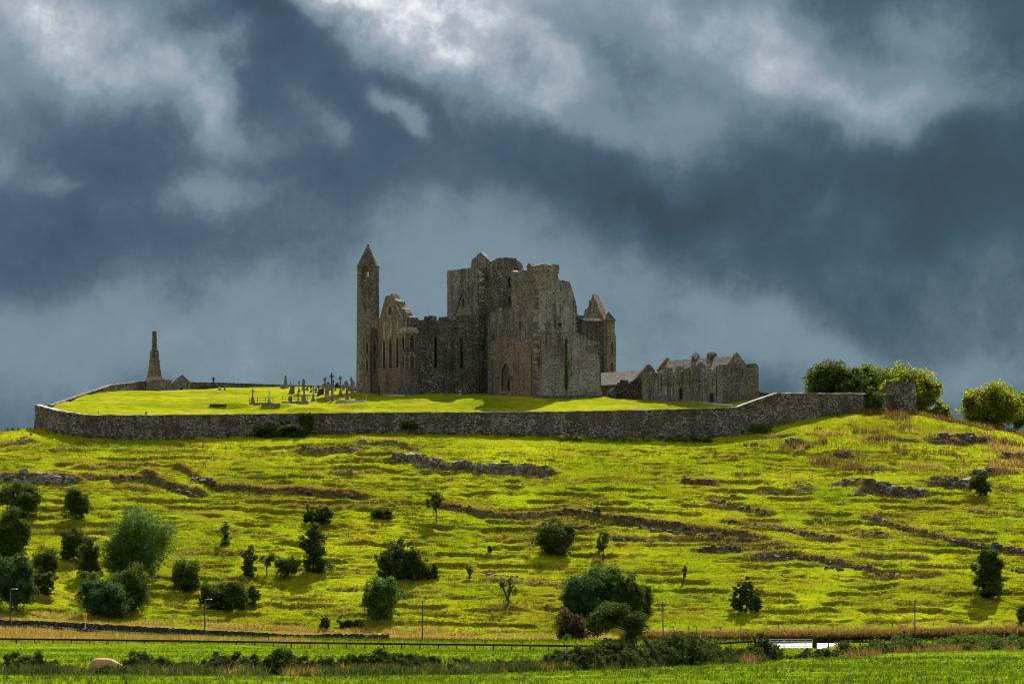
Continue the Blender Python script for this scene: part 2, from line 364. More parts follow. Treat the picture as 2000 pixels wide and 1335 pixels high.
def blade_mat(name, c0, c1, c2, tr=.35):
    m, t = new_mat(name); pos = t.node('ShaderNodeNewGeometry'); r = pos.outputs['Random Per Island']
    f = t.math('ADD', t.math('MULTIPLY', r, .6), t.math('MULTIPLY', t.noise(pos.outputs['Position'], .11, 4), .6))
    col = t.ramp(f, [(.30, c0), (.58, c1), (.85, c2)])
    return finish(m, t, col, 1.0, transl=(tr, col), spec=.0)
M['blade'] = blade_mat('hill_grass_blades', (.035, .072, .002), (.155, .215, .005), (.33, .35, .01))
M['blade_dry'] = blade_mat('dry_grass_blades', (.16, .085, .018), (.29, .18, .035), (.42, .30, .08))
M['blade_field'] = blade_mat('pasture_blades', (.028, .062, .003), (.075, .132, .004), (.15, .195, .008))
M['blade_gold'] = blade_mat('golden_grass_blades', (.20, .11, .02), (.38, .25, .05), (.50, .38, .12))
M['blade_rust'] = blade_mat('dock_and_bracken', (.09, .05, .018), (.19, .105, .03), (.20, .17, .035))
M['weed'] = blade_mat('weed_leaves', (.018, .035, .010), (.04, .062, .014), (.085, .095, .02))

def leaf_mat(name, c0, c1, c2, tr=.3):
    m, t = new_mat(name); g = t.node('ShaderNodeNewGeometry')
    f = t.math('ADD', t.math('MULTIPLY', g.outputs['Random Per Island'], .5), t.math('MULTIPLY', t.noise(g.outputs['Position'], .5, 3), .6))
    col = t.ramp(f, [(.25, c0), (.55, c1), (.85, c2)])
    return finish(m, t, col, .85, transl=(tr, t.mix(.5, col, (c2[0] * 1.3, c2[1] * 1.3, c2[2], 1))), spec=.03)
M['leaf_dark'] = leaf_mat('hawthorn_leaves', (.014, .030, .008), (.040, .070, .014), (.105, .145, .024), .3)
M['hedge_leaf'] = leaf_mat('bramble_leaves', (.009, .020, .005), (.025, .046, .010), (.072, .095, .016), .25)
M['leaf_mid'] = leaf_mat('ash_leaves', (.020, .050, .013), (.055, .115, .024), (.135, .21, .036), .34)
M['leaf_light'] = leaf_mat('young_leaves', (.05, .07, .015), (.095, .125, .02), (.17, .19, .03), .4)
M['leaf_blue'] = leaf_mat('bluegreen_leaves', (.012, .034, .014), (.034, .075, .026), (.085, .15, .040), .28)
M['leaf_olive'] = leaf_mat('olive_leaves', (.016, .034, .008), (.048, .078, .014), (.115, .145, .024), .3)
M['leaf_yellow'] = leaf_mat('sunlit_sycamore_leaves', (.050, .080, .008), (.145, .175, .014), (.29, .30, .02), .5)
M['leaf_brown'] = leaf_mat('brown_twigs_leaves', (.03, .024, .012), (.06, .048, .022), (.10, .075, .03), .2)
M['bark'] = plain('bark', (.05, .042, .034), .95)
# ------------------------------------------------------------------ terrain
class TPS:
    def __init__(s, pts, lam=0.02):
        P = np.array(pts, float); s.x = P[:, :2] / 100.0; n = len(P)
        K = s.U(s.x[:, None] - s.x[None]) + lam * np.eye(n)
        Q = np.hstack([np.ones((n, 1)), s.x]); A = np.zeros((n + 3, n + 3))
        A[:n, :n] = K; A[:n, n:] = Q; A[n:, :n] = Q.T
        s.w = np.linalg.solve(A, np.concatenate([P[:, 2], np.zeros(3)]))
    @staticmethod
    def U(d):
        r2 = (d ** 2).sum(-1); return np.where(r2 > 0, r2 * np.log(r2 + 1e-12), 0) * 0.5
    def __call__(s, X, Y):
        X, Y = np.broadcast_arrays(np.asarray(X, float), np.asarray(Y, float)); sh = X.shape
        q = np.stack([X.ravel(), Y.ravel()], 1) / 100.0; n = len(s.x); r = np.full(len(q), s.w[n]) + q @ s.w[n + 1:]
        for i in range(n):
            r += s.w[i] * s.U(q - s.x[i])
        return r.reshape(sh)

WALL = [(72, 952, 790, 832), (120, 944, 803, 846), (172, 940, 811, 853), (300, 941, 811, 857), (500, 945, 809, 851), (700, 947, 806, 843),
        (900, 948, 805.5, 846), (1100, 948, 804, 850), (1300, 946, 800, 853), (1400, 945, 797.5, 854), (1440, 946, 795, 848),
        (1475, 948, 781, 838), (1512, 950, 768.5, 826), (1600, 956, 769, 811), (1692, 962, 770, 801), (1748, 967, 771, 806)]
WALL3 = [(xat(p, Y), Y, zat(t, Y), zat(b, Y)) for p, Y, t, b in WALL]
TOE = [(-400, 1192), (0, 1204), (200, 1214), (400, 1228), (700, 1238), (1000, 1243), (1500, 1241), (2000, 1232), (2400, 1228)]
TOE_X = np.array([xat(p, 832) for p, _ in TOE]); TOE_Z = np.array([zat(q, 832) for _, q in TOE])
def toe_z(X): return np.interp(X, TOE_X, TOE_Z)
hp = [(x, y, z) for x, y, _, z in WALL3]
for p, q in TOE: hp.append((xat(p, 832), 832, zat(q, 832)))
for p in range(-400, 2401, 400):
    hp.append((xat(p, 1120), 1120, 14)); hp.append((xat(p, 1280), 1280, 0))
for p, Y, q in [(0, 952, 843), (-200, 952, 878), (-400, 952, 915), (1790, 968, 807), (1850, 970, 824), (1920, 972, 838), (2000, 975, 850), (2200, 978, 885), (2400, 978, 915),
                (1000, 890, 1040), (400, 888, 1045), (1600, 890, 1030), (0, 888, 1035), (2000, 890, 1030), (1800, 930, 905)]:
    hp.append((xat(p, Y), Y, zat(q, Y)))
for X, Y, z in [(-40, 1000, 36), (0, 1000, 36), (40, 1000, 36), (-80, 1000, 33), (75, 1010, 36), (95, 1015, 36), (120, 1015, 33), (-110, 1000, 27)]: hp.append((X, Y, z))
HILL = TPS(hp)
RD = [(-400, 1226), (-60, 1229), (80, 1230), (200, 1239), (350, 1247), (500, 1251), (700, 1254), (900, 1256), (1120, 1256), (1500, 1257), (2000, 1252), (2400, 1250)]
RD_X = np.array([xat(p, 800) for p, _ in RD]); RD_Z = np.array([zat(q, 800) for _, q in RD])
def road_z(X): return np.interp(X, RD_X, RD_Z)
def hill_base(X, Y):
    return HILL(X, Y) + 1.1 * (fbm(X / 26., Y / 14., 5, 3) - .5) * sstep(Y, 832, 850) * sstep(-Y, -938, -920)
def hit(px, py, fn=hill_base, y0=835., y1=990., step=.25):
    Ys = np.arange(y0, y1, step); z = fn(xat(px, Ys), Ys); zr = zat(py, Ys)
    i = np.argmax(z >= zr)
    if not (z >= zr).any(): i = int(np.argmin(zr - z))
    return xat(px, Ys[i]), float(Ys[i]), float(z[i])

# banks and ledges: photo polyline, height in metres, share of bare rock
SCARPS = [([(0, 932), (60, 934), (145, 936)], 2.0, 1.0), ([(150, 916), (200, 916), (255, 914)], .9, .2), ([(165, 930), (230, 936), (300, 937)], 1.2, .5),
          ([(285, 932), (320, 945), (355, 955), (388, 964)], 1.7, .45), ([(245, 950), (300, 957)], .7, .1), ([(352, 913), (375, 930), (420, 953), (470, 952), (540, 958), (620, 962), (710, 970)], 1.5, .15),
          ([(590, 880), (640, 884), (695, 880)], 1.1, .6), ([(700, 866), (770, 866), (812, 878)], .9, .5), ([(772, 898), (826, 902)], 1.2, .9), ([(828, 908), (900, 916), (1000, 922), (1076, 924)], 1.7, .95),
          ([(655, 925), (690, 928), (718, 922)], .8, .2), ([(870, 987), (940, 1003), (1010, 1007), (1100, 1004), (1200, 1014), (1300, 1030), (1390, 1042), (1485, 1056)], 1.7, .35),
          ([(1050, 1028), (1100, 1027), (1165, 1030)], .8, .5), ([(1090, 1015), (1140, 1014)], .6, .3), ([(1190, 1050), (1270, 1055)], .8, .6), ([(1300, 1050), (1400, 1056), (1482, 1062)], 1.2, .7),
          ([(1362, 1074), (1400, 1076), (1455, 1072), (1520, 1066)], 1.1, .6), ([(1420, 1024), (1500, 1028), (1560, 1042), (1632, 1056)], 1.0, .55), ([(1470, 1086), (1550, 1084), (1620, 1094), (1700, 1114)], 1.3, .65),
          ([(1385, 975), (1430, 990), (1500, 1004)], .9, .5), ([(1695, 1010), (1740, 1030), (1800, 1042), (1870, 1056), (1910, 1068), (2005, 1082)], 1.2, .6), ([(1680, 1042), (1730, 1048)], .8, .6),
          ([(1690, 1085), (1800, 1092)], .8, .3), ([(1700, 1122), (1760, 1126), (1830, 1122)], 1.0, .25), ([(1775, 1150), (1830, 1150)], .5, .1), ([(1340, 942), (1395, 944)], 1.0, .9), ([(1490, 960), (1530, 962), (1580, 955)], .9, .7),
          ([(1640, 945), (1680, 948)], 1.0, .9), ([(1690, 958), (1740, 966), (1800, 964)], 1.8, 1.0), ([(1822, 945), (1890, 950)], 1.3, 1.), ([(1830, 862), (1880, 866), (1925, 860)], 1.6, 1.), ([(1740, 856), (1790, 862)], .6, .3),
          ([(1540, 866), (1570, 866)], .9, .9), ([(1620, 888), (1660, 890)], .7, .8), ([(1905, 925), (1970, 920)], .9, .8), ([(1960, 895), (2005, 890)], .9, .8), ([(950, 1132), (1010, 1136), (1080, 1142)], .6, .4),
          ([(1690, 912), (1730, 917)], .7, .7), ([(950, 1190), (1020, 1188)], .8, .1), ([(780, 1160), (850, 1155)], .6, .1), ([(660, 1152), (700, 1150)], .6, .3), ([(60, 862), (0, 868)], .8, .5), ([(1500, 855), (1545, 852)], .6, .5),
          ([(1040, 1062), (1110, 1066)], .5, .1), ([(360, 1082), (470, 1080)], .7, .1), ([(1900, 1000), (2000, 1008)], .7, .4), ([(680, 990), (780, 985)], .6, .1), ([(560, 985), (660, 992)], .5, .1)]
SCW = []
for pts, H, rk in SCARPS:
    q = sorted([hit(p, r)[:2] for p, r in pts]); SCW.append((np.array([a for a, _ in q]), np.array([b for _, b in q]), H * .72, rk))

def hill_full(X, Y):
    """turf with sheep tracks (terracettes) and scarps; returns z, scarp, rocky"""
    zb = hill_base(X, Y)
    band = sstep(Y, 833, 840) * sstep(-Y, -941, -934) ; wide = sstep(Y, 833, 838) * sstep(-Y, -990, -960)
    # terracettes
    warp = zb + 1.5 * (fbm(X / 17., Y / 9., 11, 3) - .5) + .55 * (fbm(X / 3.6, Y / 2.2, 21, 2) - .5) + .42 * (fbm(X / 1.1, Y / 1.3, 23, 2) - .5) + .012 * X
    PZ = 1.5; t = warp / PZ; fr = t - np.floor(t)
    kid = np.floor(t)
    g = .28 * fr + .72 * sstep(fr, .84, .95)
    m = sstep(fbm(X / 6., kid * .73 + Y * .03, 31, 3), .34, .60) * (.22 + .78 * sstep(fbm(X / 28., Y / 16., 41, 2), .36, .58))
    m = m * (1 - .55 * sstep(X, 30, 60) * sstep(Y, 900, 925))
    z = zb + band * m * PZ * (g - fr + .12) * .72
    t2 = (warp + .35) / .62; fr2 = t2 - np.floor(t2)
    m2 = sstep(fbm(X / 5., np.floor(t2) * .61, 51, 3), .42, .60)
    z = z + band * m2 * .60 * (.3 * fr2 + .7 * sstep(fr2, .74, .94) - fr2)
    tz = .55 + .9 * sstep(fbm(X / 20., Y / 12., 65, 2), .35, .65)
    z = z + wide * ((.22 * (fbm(X / 3., Y / 2.4, 61, 3) - .5) + tz * .26 * (fbm(X / 1.5, Y / .8, 71, 2) - .5)) + .14 * (fbm(X / .7, Y / .5, 73, 1) - .5))
    tread = band * np.maximum(m * sstep(fr, .74, .82) * sstep(-fr, -1.0, -.93), .7 * m2 * sstep(fr2, .70, .80) * sstep(-fr2, -1.0, -.93))
    sc = .55 * tread; rk_ = np.zeros_like(zb)
    for xs, ys, H, rk in SCW:
        a, b = xs[0] - 3, xs[-1] + 3
        msk = (X > a) & (X < b) & (Y > ys.min() - 12) & (Y < ys.max() + 22)
        if not msk.any(): continue
        x, y = X[msk], Y[msk]
        yl = np.interp(x, xs, ys) + .9 * (fbm(x / 2.6, x * 0 + H, 81, 3) - .5) * 2
        d = y - yl; fade = sstep(x, a, a + 4) * sstep(-x, -b, -b + 4) * (.55 + .6 * fbm(x / 4., x * 0 + 7 * H, 91, 2))
        up = .62 * np.exp(-np.maximum(d, 0) / 6.5); dn = -.38 * np.exp(np.minimum(d, 0) / 2.6)
        k = sstep(d, -.30, .30)
        z[msk] += H * fade * (k * up + (1 - k) * dn)
        e = np.exp(-((d + .05) / .62) ** 2) * np.clip(fade * 1.4, 0, 1)
        sc[msk] = np.maximum(sc[msk], e * np.clip(H, .5, 1.) ); rk_[msk] = np.maximum(rk_[msk], e * rk)
    return z, np.clip(sc, 0, 1), rk_

def make_hill():
    xs = np.concatenate([np.linspace(-420, -112, 60), np.arange(-111.5, 111.6, .38), np.linspace(112.2, 420, 60)])
    ys = np.concatenate([np.concatenate([[822.6, 823.0, 825, 827], np.arange(829, 952, .21)]), np.arange(952.2, 1000, 1.0), np.linspace(1002, 1320, 70)])
    X, Y = np.meshgrid(xs, ys)
    zt = np.where(Y < 822.8, road_z(X) - 1.0, toe_z(X) - .45)
    z, sc, rk = hill_full(X, Y)
    lowpass = sstep(np.abs(X), 112, 400); z = z * (1 - lowpass) + lowpass * (z * .4 - 2)
    z = np.maximum(z, -1.5)
    z = np.where(Y < 832, zt + (z - zt) * sstep(Y, 829, 832), z)
    nx, ny = len(xs), len(ys); i = np.arange(nx * ny).reshape(ny, nx)
    f = np.stack([i[:-1, :-1], i[:-1, 1:], i[1:, 1:], i[1:, :-1]], -1).reshape(-1, 4)
    me = mesh_np('hillside', np.stack([X, Y, z], -1).reshape(-1, 3), f, [M['hill']], True, {'scarp': sc, 'rocky': rk})
    tag(link('hillside', me), 'steep green hillside with sheep tracks below the castle wall', None, None, 'structure')
make_hill()

# pasture, verge and road below the hill
def field_z(X, Y):
    r = np.clip((Y - 620) / 180., 0, 1); z = r * road_z(X) + .55 * sstep(-X, 18, 40) * sstep(Y, 560, 606) * (1 - r)
    z = z - .45 * sstep(Y, 560, 600) * (1 - r) * sstep(X, -35, -10)
    z = z - .85 * np.exp(-((X + 22.5) / 9.) ** 2 - ((Y - 300) / 26.) ** 2)      # hollow where the cow stands
    return z + .10 * (fbm(X / 5., Y / 9., 15, 3) - .5) + .35 * (fbm(X / 30., Y / 60., 16, 2) - .5) * sstep(Y, 330, 420) * sstep(-Y, -600, -560)
def make_field():
    xs = np.concatenate([np.linspace(-600, -101, 30), np.arange(-100, 100.1, 1.6), np.linspace(101, 600, 30)])
    ys = np.concatenate([np.linspace(-60, 190, 12), np.arange(195, 420, 1.5), np.arange(421, 834, 3.0)])
    X, Y = np.meshgrid(xs, ys); z = field_z(X, Y)
    nx, ny = len(xs), len(ys); i = np.arange(nx * ny).reshape(ny, nx)
    f = np.stack([i[:-1, :-1], i[:-1, 1:], i[1:, 1:], i[1:, :-1]], -1).reshape(-1, 4)
    yc = (Y[:-1, :-1] + Y[1:, 1:]) / 2; xc = X[:-1, :-1]
    mi = (yc > 640 - 0 * xc).astype(int).ravel()
    tag(link('field', mesh_np('field', np.stack([X, Y, z], -1).reshape(-1, 3), f, [M['field'], M['verge']], True, mat_idx=mi)), 'flat bright green pasture below the hill', None, None, 'structure')
    g = mesh_np('ground', [(-9000, -9000, -3.5), (9000, -9000, -3.5), (9000, 12000, -3.5), (-9000, 12000, -3.5)], [(0, 1, 2, 3)], [M['field']])
    tag(link('ground', g), 'open farmland reaching to the horizon', None, None, 'structure')
    # road behind its low walls, and the pale concrete entrance by the gate
    rx = np.arange(-220, 221, 4.0); v = []; f = []
    for k, x in enumerate(rx):
        for y in (806., 819.): v.append((x, y, float(field_z(np.array([x]), np.array([812.]))[0]) + .14))
        if k: f.append((2 * k - 2, 2 * k, 2 * k + 1, 2 * k - 1))
    tag(link('road', mesh_np('road', v, f, [M['asphalt']])), 'narrow asphalt road along the foot of the hill', None, None, 'structure')
    v = []; f = []; Ys = np.linspace(622, 806, 40)
    for k, y in enumerate(Ys):
        a, b = (1478, 1590) if y < 650 else (1478 + (y - 650) * .2, 1590 + (y - 650) * .45)
        for j in range(8):
            x = xat(a + (b - a) * j / 7, y); v.append((x, y, float(field_z(np.array([x]), np.array([y]))[0]) + .05))
        if k:
            for j in range(7): q = (k - 1) * 8 + j; f.append((q, q + 1, q + 9, q + 8))
    tag(link('concrete_entrance', mesh_np('concrete_entrance', v, f, [M['concrete']])), 'pale concrete drive behind the field gate', None, None, 'structure')
make_field()

# lawn inside the boundary wall
lp = [(x, y + 1, zt - .45) for x, y, zt, _ in WALL3]
for p, Y, q in [(800, 985, 771), (1000, 977, 774), (1045, 972, 776.5), (1130, 980, 777.5), (1200, 994, 777), (700, 1000, 765), (735, 990, 769), (1290, 985, 777), (1413, 956, 787.5), (1445, 951, 793),
                (600, 995, 768), (500, 1000, 767), (400, 1005, 765), (300, 1010, 766), (205, 980, 777), (130, 960, 799), (310, 1030, 766), (450, 1028, 757.5), (560, 1028, 757), (650, 1024, 758),
                (500, 965, 795), (600, 966, 792), (650, 966, 790), (800, 965, 787), (1000, 962, 790), (1200, 964, 790), (300, 970, 790), (240, 1010, 763), (1350, 962, 787)]:
    lp.append((xat(p, Y), Y, zat(q, Y)))
for X, Y, z in [(-70, 1060, 49), (-40, 1060, 46.5), (0, 1060, 45), (40, 1060, 43), (65, 1000, 44), (75, 990, 44)]: lp.append((X, Y, z))
LAWN = TPS(lp, .005)
MOUNDS = [(405, 492, 964, 1.0), (500, 575, 961, 1.0), (560, 640, 956, .7), (655, 722, 959, .8), (640, 690, 968, .45)]
def lawn_z(X, Y):
    z = LAWN(X, Y) + .75 * (fbm(X / 7., Y / 5., 25, 3) - .5) * sstep(Y, 953, 960)
    for a, b, y0, h in MOUNDS:
        xa, xb = xat(a, y0), xat(b, y0); d = Y - y0 - 1.2 * (fbm(X / 3., Y * 0, 27, 2) - .5)
        z = z + h * sstep(X, xa - 1, xa + 1.5) * sstep(-X, -xb - 1, -xb + 1.5) * (sstep(d, -.7, .4) * np.exp(-np.maximum(d, 0) / 5.) )
    return z
def lhit(px, py): return hit(px, py, lawn_z, 950., 1045., .1)
WEST = [(xat(p, Y), Y, zat(t, Y)) for p, Y, t in [(72, 952, 790), (98, 962, 792), (160, 985, 770), (215, 1008, 752), (250, 1022, 748), (282, 1034, 745)]]
BACK = [(xat(p, Y), Y, zat(t, Y)) for p, Y, t in [(352, 1046, 746.5), (420, 1046, 747.5), (480, 1045, 749.5), (560, 1042, 752.5), (640, 1040, 755), (705, 1040, 757)]]
def make_lawn():
    poly = [(x, y) for x, y, _, _ in WALL3] + [(75, 1000), (75, 1060), (-60, 1060)] + [(x, y) for x, y, _ in WEST[::-1]][:-1]
    px = np.array([p[0] for p in poly]); py = np.array([p[1] for p in poly])
    xs = np.arange(-92, 78, .7); ys = np.arange(938, 1062, .7); X, Y = np.meshgrid(xs, ys)
    ins = np.zeros(X.shape, bool); j = len(px) - 1
    for i in range(len(px)):
        c = ((py[i] > Y) != (py[j] > Y)) & (X < (px[j] - px[i]) * (Y - py[i]) / (py[j] - py[i] + 1e-9) + px[i]); ins ^= c; j = i
    z = lawn_z(X, Y); nx, ny = len(xs), len(ys); i = np.arange(nx * ny).reshape(ny, nx)
    f = np.stack([i[:-1, :-1], i[:-1, 1:], i[1:, 1:], i[1:, :-1]], -1).reshape(-1, 4); keep = (ins[:-1, :-1] | ins[1:, 1:]).ravel(); f = f[keep]
    u, inv = np.unique(f, return_inverse=True); v = np.stack([X, Y, z], -1).reshape(-1, 3)[u]
    tag(link('lawn', mesh_np('lawn', v, inv.reshape(-1, 4), [M['lawn']], True)), 'sunlit mown lawn on the rock inside the boundary wall', None, None, 'structure')
make_lawn()
# ------------------------------------------------------------------ masonry tools
RNG = random.Random(7)
class Plane:
    """vertical wall plane: start point and run direction in plan; maps photo rows/columns onto itself"""
    def __init__(s, p0, d, nin): s.p = Vector(p0[:2]); s.d = Vector(d[:2]).normalized(); s.n = Vector(nin[:2]).normalized()
    def a(s, px):
        k = (px - 1000) / F; return (k * s.p.y - s.p.x) / (s.d.x - k * s.d.y)
    def uv(s, px, py):
        a = s.a(px); Y = s.p.y + a * s.d.y; return (a, zat(py, Y))
    def xyz(s, a, z, depth=0.0):
        q = s.p + s.d * a + s.n * depth; return Vector((q.x, q.y, z))
    def shift(s, depth): q = s.p + s.n * depth; return Plane(q, s.d, s.n)

def ragged(pts, amp=.16, step=.42, seed=0):
    r = random.Random(seed); out = [pts[0]]
    for (a, b), (c, d) in zip(pts[:-1], pts[1:]):
        L = math.hypot(c - a, d - b); n = max(1, int(L / step))
        for i in range(1, n):
            t = i / n; nx, ny = -(d - b) / L, (c - a) / L; o = r.uniform(-amp, amp)
            out.append((a + (c - a) * t + nx * o, b + (d - b) * t + ny * o))
        out.append((c, d))
    return out

def slab(name, pl, outer, holes, thick, mat, parent):
    """a wall of real thickness with openings cut through it; outlines in wall coordinates"""
    loops = [[Vector((a, z, 0)) for a, z in outer]] + [[Vector((a, z, 0)) for a, z in h] for h in holes]
    flat = [q for lp in loops for q in lp]; tris = tessellate_polygon(loops); n = len(flat)
    vs = [pl.xyz(q.x, q.y) for q in flat] + [pl.xyz(q.x, q.y, thick) for q in flat]
    fs = [tuple(t) for t in tris] + [tuple(i + n for i in t)[::-1] for t in tris]
    b = 0
    for lp in loops:
        k = len(lp)
        for i in range(k):
            j = (i + 1) % k; fs.append((b + i, b + j, n + b + j, n + b + i))
        b += k
    m = MB(); m.add(vs, fs); return m.build(name, mat, parent)

def arch(c, z0, z1, w, point=1.15, n=5):
    """pointed opening: centre, sill, apex, width"""
    h = min(w * point, (z1 - z0) * .6); zs = z1 - h; out = [(c - w / 2, z0), (c + w / 2, z0), (c + w / 2, zs)]
    for i in range(1, n):
        t = i / n; out.append((c + w / 2 * (1 - t ** 1.7), zs + h * math.sin(t * math.pi / 2) ** .95))
    out.append((c, z1))
    for i in range(n - 1, 0, -1):
        t = i / n; out.append((c - w / 2 * (1 - t ** 1.7), zs + h * math.sin(t * math.pi / 2) ** .95))
    out.append((c - w / 2, zs)); return out
def rect(a0, z0, a1, z1): return [(a0, z0), (a1, z0), (a1, z1), (a0, z1)]
def circ(a, z, ra, rz, n=20): return [(a + ra * math.cos(2 * math.pi * i / n), z + rz * math.sin(2 * math.pi * i / n)) for i in range(n)]
def grow(h, w):
    ca = sum(p[0] for p in h) / len(h); cz = sum(p[1] for p in h) / len(h); out = []
    ra = max(abs(p[0] - ca) for p in h); rz = max(abs(p[1] - cz) for p in h)
    return [(ca + (p[0] - ca) * (1 + w / ra), cz + (p[1] - cz) * (1 + w / rz)) for p in h]
def surround(name, pl, hole, w, mat, parent, proud=.10, deep=.25):
    """dressed-stone frame round an opening"""
    o = grow(hole, w); n = len(hole); vs = []
    for dpt in (-proud, deep):
        vs += [pl.xyz(a, z, dpt) for a, z in hole] + [pl.xyz(a, z, dpt) for a, z in o]
    fs = []
    for i in range(n):
        j = (i + 1) % n
        fs += [(i, j, n + j, n + i), (2 * n + i, 2 * n + n + i, 2 * n + n + j, 2 * n + j), (i, 2 * n + i, 2 * n + j, j), (n + i, n + j, 3 * n + j, 3 * n + i)]
    m = MB(); m.add(vs, fs); return m.build(name, mat, parent)
def infill(name, pl, hole, depth, thick, mat, parent):
    return slab(name, pl.shift(depth), grow(hole, .12), [], thick, mat, parent)
def strip(name, pl, pts, w, proud, mat, parent, deep=.1):
    """moulding that follows a line on a wall"""
    m = MB(); 
    for (a, b), (c, d) in zip(pts[:-1], pts[1:]):
        L = math.hypot(c - a, d - b); nx, nz = -(d - b) / L * w / 2, (c - a) / L * w / 2
        q = [(a + nx, b + nz), (c + nx, d + nz), (c - nx, d - nz), (a - nx, b - nz)]
        vs = [pl.xyz(x, z, -proud) for x, z in q] + [pl.xyz(x, z, deep) for x, z in q]
        m.add(vs, [(0, 1, 2, 3), (7, 6, 5, 4), (0, 4, 5, 1), (1, 5, 6, 2), (2, 6, 7, 3), (3, 7, 4, 0)])
    return m.build(name, mat, parent)

def inside(p, poly):
    c = False; j = len(poly) - 1
    for i in range(len(poly)):
        if (poly[i][1] > p[1]) != (poly[j][1] > p[1]) and p[0] < (poly[j][0] - poly[i][0]) * (p[1] - poly[i][1]) / (poly[j][1] - poly[i][1]) + poly[i][0]: c = not c
        j = i
    return c
def putlogs(outer, holes, n, seed, zmin=46.5, s=.13):
    """small square scaffold holes in loose rows, clear of edges and openings"""
    r = random.Random(seed); out = []; xs = [p[0] for p in outer]; zs = [p[1] for p in outer]; big = [grow(h, .35) for h in holes]
    for k in range(n * 8):
        if len(out) >= n: break
        a = r.uniform(min(xs) + .8, max(xs) - .8); z = zmin + round(r.uniform(0, max(zs) - zmin) / 1.9) * 1.9 + r.uniform(-.15, .15)
        if all(inside((a + i, z + j), outer) for i in (-.6, .6) for j in (-.6, .6)) and not any(inside((a + i, z + j), h) for h in big for i in (-.2, .2) for j in (-.2, .2)) and not any(abs(a - o[0][0]) < .7 and abs(z - o[0][1]) < .7 for o in out):
            out.append(rect(a - s, z - s, a + s, z + s))
    return out
def zc(x0, y0, k):
    return lambda pts: [(x0 + x / k, y0 + y / k) for x, y in pts]
Z1 = zc(660, 460, 3.927); Z2 = zc(920, 460, 3.927); Z3 = zc(1180, 660, 5.882); Z5 = zc(40, 630, 4.5455); Z6 = zc(380, 700, 5.263)
ZA = zc(700, 560, 5.805); ZB = zc(930, 590, 6.675); ZC = zc(1080, 560, 5.805)
def on(pl, zf, pts): return [pl.uv(x, y) for x, y in zf(pts)]
def close(pts, base):
    return pts + [(pts[-1][0], base), (pts[0][0], base)]
def clean(pts):
    """drop points that would fold the outline back below its base"""
    return pts

# ------------------------------------------------------------------ cathedral ruin
TH = math.radians(33)
ES = Vector((math.cos(TH), math.sin(TH))); EW = Vector((math.sin(TH), -math.cos(TH)))   # right-and-away, right-and-near
O = Vector((xat(805, 985), 985))
def SW(s, w): return O + ES * s + EW * w
BZ = 43.0                                                                                # foundations, below the lawn
cath = root('cathedral_ruin', (O.x + 15, O.y, 45.5), 'roofless grey stone cathedral ruin with square towers on the lawn', 'cathedral')
pW = Plane(SW(0, 0), ES, -EW)            # west side of the near transept
pN = Plane(SW(0, 0), EW, ES)             # its gable end
def lancet(pl, zf, x, yb, yt, wpx):
    (a, z0), (_, z1) = on(pl, zf, [(x, yb), (x, yt)]); w = abs(pl.a(zf([(x + wpx / 2, 0)])[0][0]) - pl.a(zf([(x - wpx / 2, 0)])[0][0]))
    return arch(a, z0, z1, w)
def boxw(pl, zf, x0, y0, x1, y1):
    (a, z0), (b, z1) = on(pl, zf, [(x0, y0), (x1, y1)]); return rect(a, min(z0, z1), b, max(z0, z1))

# gable end with three lancets, three blind lights above and a round window
top = ragged(on(pN, ZA, [(222, 470), (232, 400), (250, 330), (262, 270), (285, 190), (308, 108), (325, 98), (345, 100), (360, 100), (366, 76), (378, 74), (392, 100), (405, 135), (440, 155), (462, 165), (478, 215), (495, 245), (520, 255), (540, 295), (552, 330), (575, 345)]), .1, .4, 1)
low = [lancet(pN, ZA, 292, 930, 608, 26), lancet(pN, ZA, 366, 926, 582, 34), lancet(pN, ZA, 444, 914, 572, 30)]
blind = [lancet(pN, ZA, 287, 585, 400, 26), lancet(pN, ZA, 362, 560, 378, 34), lancet(pN, ZA, 438, 555, 372, 28)]
(ra, rz), (rb, _), (_, rzt) = on(pN, ZA, [(360, 275), (377, 275), (360, 232)])
rose = circ(ra, rz, abs(rb - ra), abs(rzt - rz))
top[-1] = (-.06, top[-1][1])
slab('transept_gable', pN, close(top, BZ), low + blind + [rose] + putlogs(close(top, BZ), low + blind + [grow(rose, .6)], 16, 1), 1.3, M['gable_warm'], cath)
for h in low: surround('window', pN, h, .14, M['castle_pale'], cath, .06, .5)
for h in blind:
    surround('blind_window', pN, h, .12, M['castle_pale'], cath, .05, .2); infill('blind_panel', pN, h, .10, .3, M['castle_pale'], cath)
for h in low: infill('window_blocking', pN, h, 1.0, .25, M['castle'], cath)
rw = surround('rose_window', pN, grow(rose, .35), .22, M['castle_pale'], cath, .12, .2)
surround('rose_ring', pN, rose, .12, M['castle_warm'], rw, .05, .3)
m = MB()
for k in range(4):
    a = math.pi / 4 * k; p = [pN.xyz(ra + math.cos(a) * t * abs(rb - ra), rz + math.sin(a) * t * abs(rzt - rz), .45) for t in (-1, 1)]
    m.tube(p, .07, 5)
m.build('tracery', M['castle_warm'], rw)
strip('gable_drip', pN, on(pN, ZA, [(432, 205), (508, 365)]), .35, .18, M['castle_pale'], cath)
